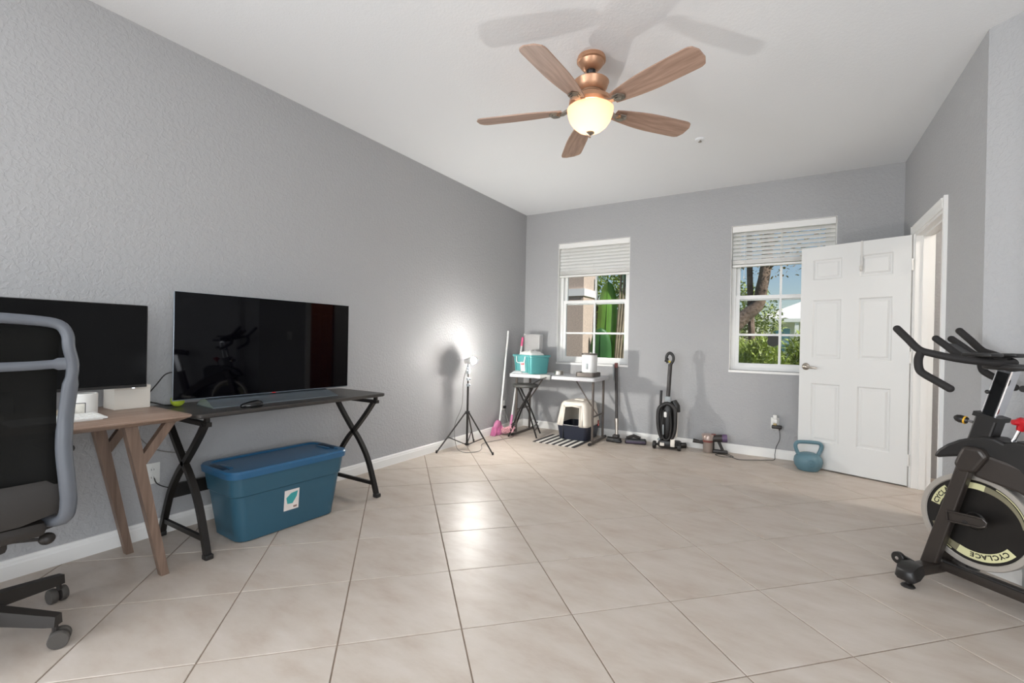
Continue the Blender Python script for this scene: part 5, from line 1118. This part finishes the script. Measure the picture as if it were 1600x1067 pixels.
broad_leaf(pn, (0.42, 0.15, 0.85), 1.1, 0.30, 0.1, -0.6, M['bluegreen'])
broad_leaf(pn, (0.26, 0.05, 2.10), 0.7, 0.34, -0.25, -0.8, M['bluegreen'])
for dx_, tx_ in ((0.13, 0.26), (0.17, 0.31), (0.22, 0.42), (0.10, 0.19)):
    obj(MB().tube([(dx_, 0, 0), (dx_+0.02, 0, 1.2), (tx_, 0.05, 2.9)], [0.04, 0.028, 0.012], 8), 'stalk', M['stalk'], pn)
def blades(n, c, sx, sy, sz, l0, l1, w, up=0.5):
    mb = MB(); vs = []; fs = []
    for i in range(n):
        while True:
            p = Vector((rnd.uniform(-1, 1), rnd.uniform(-1, 1), rnd.uniform(-1, 1)))
            if p.length < 1: break
        p = Vector((c[0]+p.x*sx, c[1]+p.y*sy, c[2]+p.z*sz)); a = rnd.uniform(0, 2*PI); e = rnd.uniform(-0.3, 1.2)*up+0.15
        d = Vector((math.cos(a)*math.cos(e), math.sin(a)*math.cos(e), math.sin(e))); l = rnd.uniform(l0, l1)
        s_ = Vector((-math.sin(a), math.cos(a), rnd.uniform(-0.5, 0.5))).normalized()*w*rnd.uniform(0.6, 1.3); k = len(vs)
        vs += [p-s_*0.4, p+s_*0.4, p+d*l*0.55+s_*0.6, p+d*l*0.55-s_*0.6, p+d*l+Vector((0, 0, -0.15*l))]
        fs += [(k, k+1, k+2, k+3), (k+3, k+2, k+4)]
    return mb.add(vs, fs)
M['palmetto'] = mat('palmetto_green', (160, 176, 84), 0.5, var=(5, 0.45), world_co=True); M['oak'] = mat('oak_foliage', (146, 158, 96), 0.6, var=(3, 0.4), world_co=True); M['dry'] = mat('dry_palm_frond', (178, 146, 106), 0.7, var=(6, 0.35), world_co=True)
M['bark'] = mat('grey_brown_bark', (122, 104, 92), 0.95, var=(5, 0.4), bump=(14, 0.9, 0.03), world_co=True)
pal = [(-1.65, 8.9, 1.22), (-0.42, 8.9, 1.24), (0.81, 8.9, 1.22), (-1.05, 10.4, 1.32), (0.20, 10.4, 1.32), (1.45, 10.4, 1.3)]
for i, (x, y, h) in enumerate(pal):
    r_ = thing('palmetto_shrub', 'spiky green palmetto shrub in the hedge outside the window', 'shrub', (x, y, -0.25), group='palmetto shrubs in the hedge')
    obj(blades(2200, (0, 0, h*0.60), 0.42, 0.40, h*0.58, 0.14, 0.32, 0.026, 0.9), 'foliage', M['palmetto'], r_, smooth=0, kind='stuff')
    obj(blades(320, (0.1, -0.22, h*0.36), 0.38, 0.22, 0.32, 0.15, 0.35, 0.022, 0.5), 'dry_fronds', M['dry'], r_, smooth=0, kind='stuff')
    obj(MB().tube([(0, 0, 0), (0.04, 0, h*0.5)], [0.06, 0.04], 6), 'stem', M['bark'], r_)
ok = thing('oak_tree', 'leaning oak tree with a thick trunk outside the window', 'tree', (-1.62, 12.2, -0.25))
trp = smoothpath([(0.0, 0, -0.05), (0.06, 0, 0.9), (0.30, 0, 1.60), (0.52, 0, 1.87), (0.74, 0, 2.10), (0.95, 0, 2.32), (1.02, 0, 2.67), (1.10, 0, 3.2), (1.16, 0, 4.2), (1.2, 0, 6.0)], 5)
obj(MB().tube(trp, [0.20-0.11*i/len(trp) for i in range(len(trp))], 12), 'trunk', M['bark'], ok)
obj(MB().tube(smoothpath([(0.84, 0.15, -0.05), (0.84, 0.15, 1.2), (0.80, 0.1, 2.2), (0.76, 0.1, 3.2), (0.70, 0.2, 5.0)], 5), [0.085-0.03*i/21 for i in range(21)], 8), 'limb', M['bark'], ok)
for k in range(9):
    a = rnd.uniform(-0.5, 3.4); p0 = Vector((1.10, 0, 3.1+0.22*k)); p1 = p0+Vector((math.cos(a)*0.9, rnd.uniform(-0.5, 0.5), 0.2+0.5*abs(math.sin(a)))); p2 = p1+Vector((math.cos(a)*0.7, 0, rnd.uniform(-0.1, 0.5)))
    obj(MB().tube(smoothpath([p0, p1, p2], 4), [0.045, 0.04, 0.035, 0.03, 0.025, 0.02, 0.015, 0.01, 0.006], 6), 'branch', M['bark'], ok)
obj(blades(1500, (1.0, 0.3, 4.2), 2.2, 1.2, 1.3, 0.05, 0.12, 0.035, 0.8), 'foliage', mat('autumn_oak_leaf', (150, 128, 84), 0.6, var=(4, 0.4), world_co=True), ok, smooth=0, kind='stuff')
for i, (x, y, z, sx, sz, lab) in enumerate(((-3.6, 16, 3.0, 1.9, 3.2, 'tall bushy green tree behind the oak'), (-2.2, 21, 2.2, 2.0, 1.9, 'dark green tree beside the white house'), (-7.0, 18, 3.2, 2.8, 3.4, 'pale green tree beyond the porch column'), (-10.5, 24, 4.0, 3.0, 4.2, 'tall green tree far behind the porch column'))):
    t_ = thing('garden_tree', lab, 'tree', (x, y, -0.25))
    obj(blades(5200, (0, 0, z), sx, 1.4, sz, 0.10, 0.26, 0.07, 0.8), 'foliage', M['oak'] if i < 2 else M['palmetto'], t_, smooth=0, kind='stuff')
    obj(MB().tube([(0, 0, -0.05), (0.1, 0, z)], [0.22, 0.12], 8), 'trunk', M['bark'], t_)
for i, (x, y, lab) in enumerate(((-3.35, 9.4, 'leafy green shrub beyond the paddle-leaved plant'), (-2.6, 11.4, 'dense dark shrub behind the paddle-leaved plant stalks'))):
    s9 = thing('garden_shrub', lab, 'shrub', (x, y, -0.25))
    obj(blades(2200, (0, 0, 0.75), 0.55, 0.4, 0.75, 0.08, 0.22, 0.05, 0.8), 'foliage', M['leaf_dark'] if i else M['oak'], s9, smooth=0, kind='stuff')
    obj(MB().tube([(0, 0, 0), (0, 0, 0.6)], [0.04, 0.03], 6), 'stem', M['bark'], s9)
# neighbouring house
M['house'] = mat('white_house_wall', (232, 230, 226), 0.8); M['roof'] = mat('white_metal_roof', (238, 234, 230), 0.5); M['fascia'] = mat('white_fascia', (240, 240, 240), 0.6); M['pane_blue'] = mat('house_window_pane', (120, 170, 200), 0.1, spec=0.8)
hs_ = thing('neighbour_house', 'white single-storey house with a pale hip roof seen through the window', 'house', (2.6, 32, -0.25))
obj(MB().box(-3.75, 4.5, -0.6, 5.5, 0, 2.75), 'wall', M['house'], hs_, smooth=0)
mb = MB(); mb.add([(-4.5, -1.5, 2.86), (5.2, -1.5, 2.86), (5.2, 6.4, 2.86), (-4.5, 6.4, 2.86), (-1.6, 2.4, 4.35), (2.4, 2.4, 4.35)], [(0, 1, 5, 4), (1, 2, 5), (2, 3, 4, 5), (3, 0, 4), (0, 3, 2, 1)]); obj(mb, 'roof', M['roof'], hs_, smooth=0)
obj(MB().box(-4.5, 5.2, -1.52, -1.40, 2.70, 2.90), 'fascia', M['fascia'], hs_, smooth=0)
for x in (-3.05, -1.45, 0.2):
    w_ = obj(MB().box(x-0.48, x+0.48, -0.66, -0.60, 0.95, 2.40), 'house_window', M['fascia'], hs_, smooth=0)
    for xa, xb in ((-0.42, -0.03), (0.03, 0.42)):
        for za, zb in ((1.0, 1.64), (1.70, 2.34)): obj(MB().box(x+xa, x+xb, -0.68, -0.66, za, zb), 'pane', M['pane_blue'], w_, smooth=0)
for x in (-3.62, -2.3, -0.6, 1.2): obj(MB().box(x-0.10, x+0.10, -1.45, -1.25, 0, 2.75), 'porch_post', M['fascia'], hs_, smooth=0)
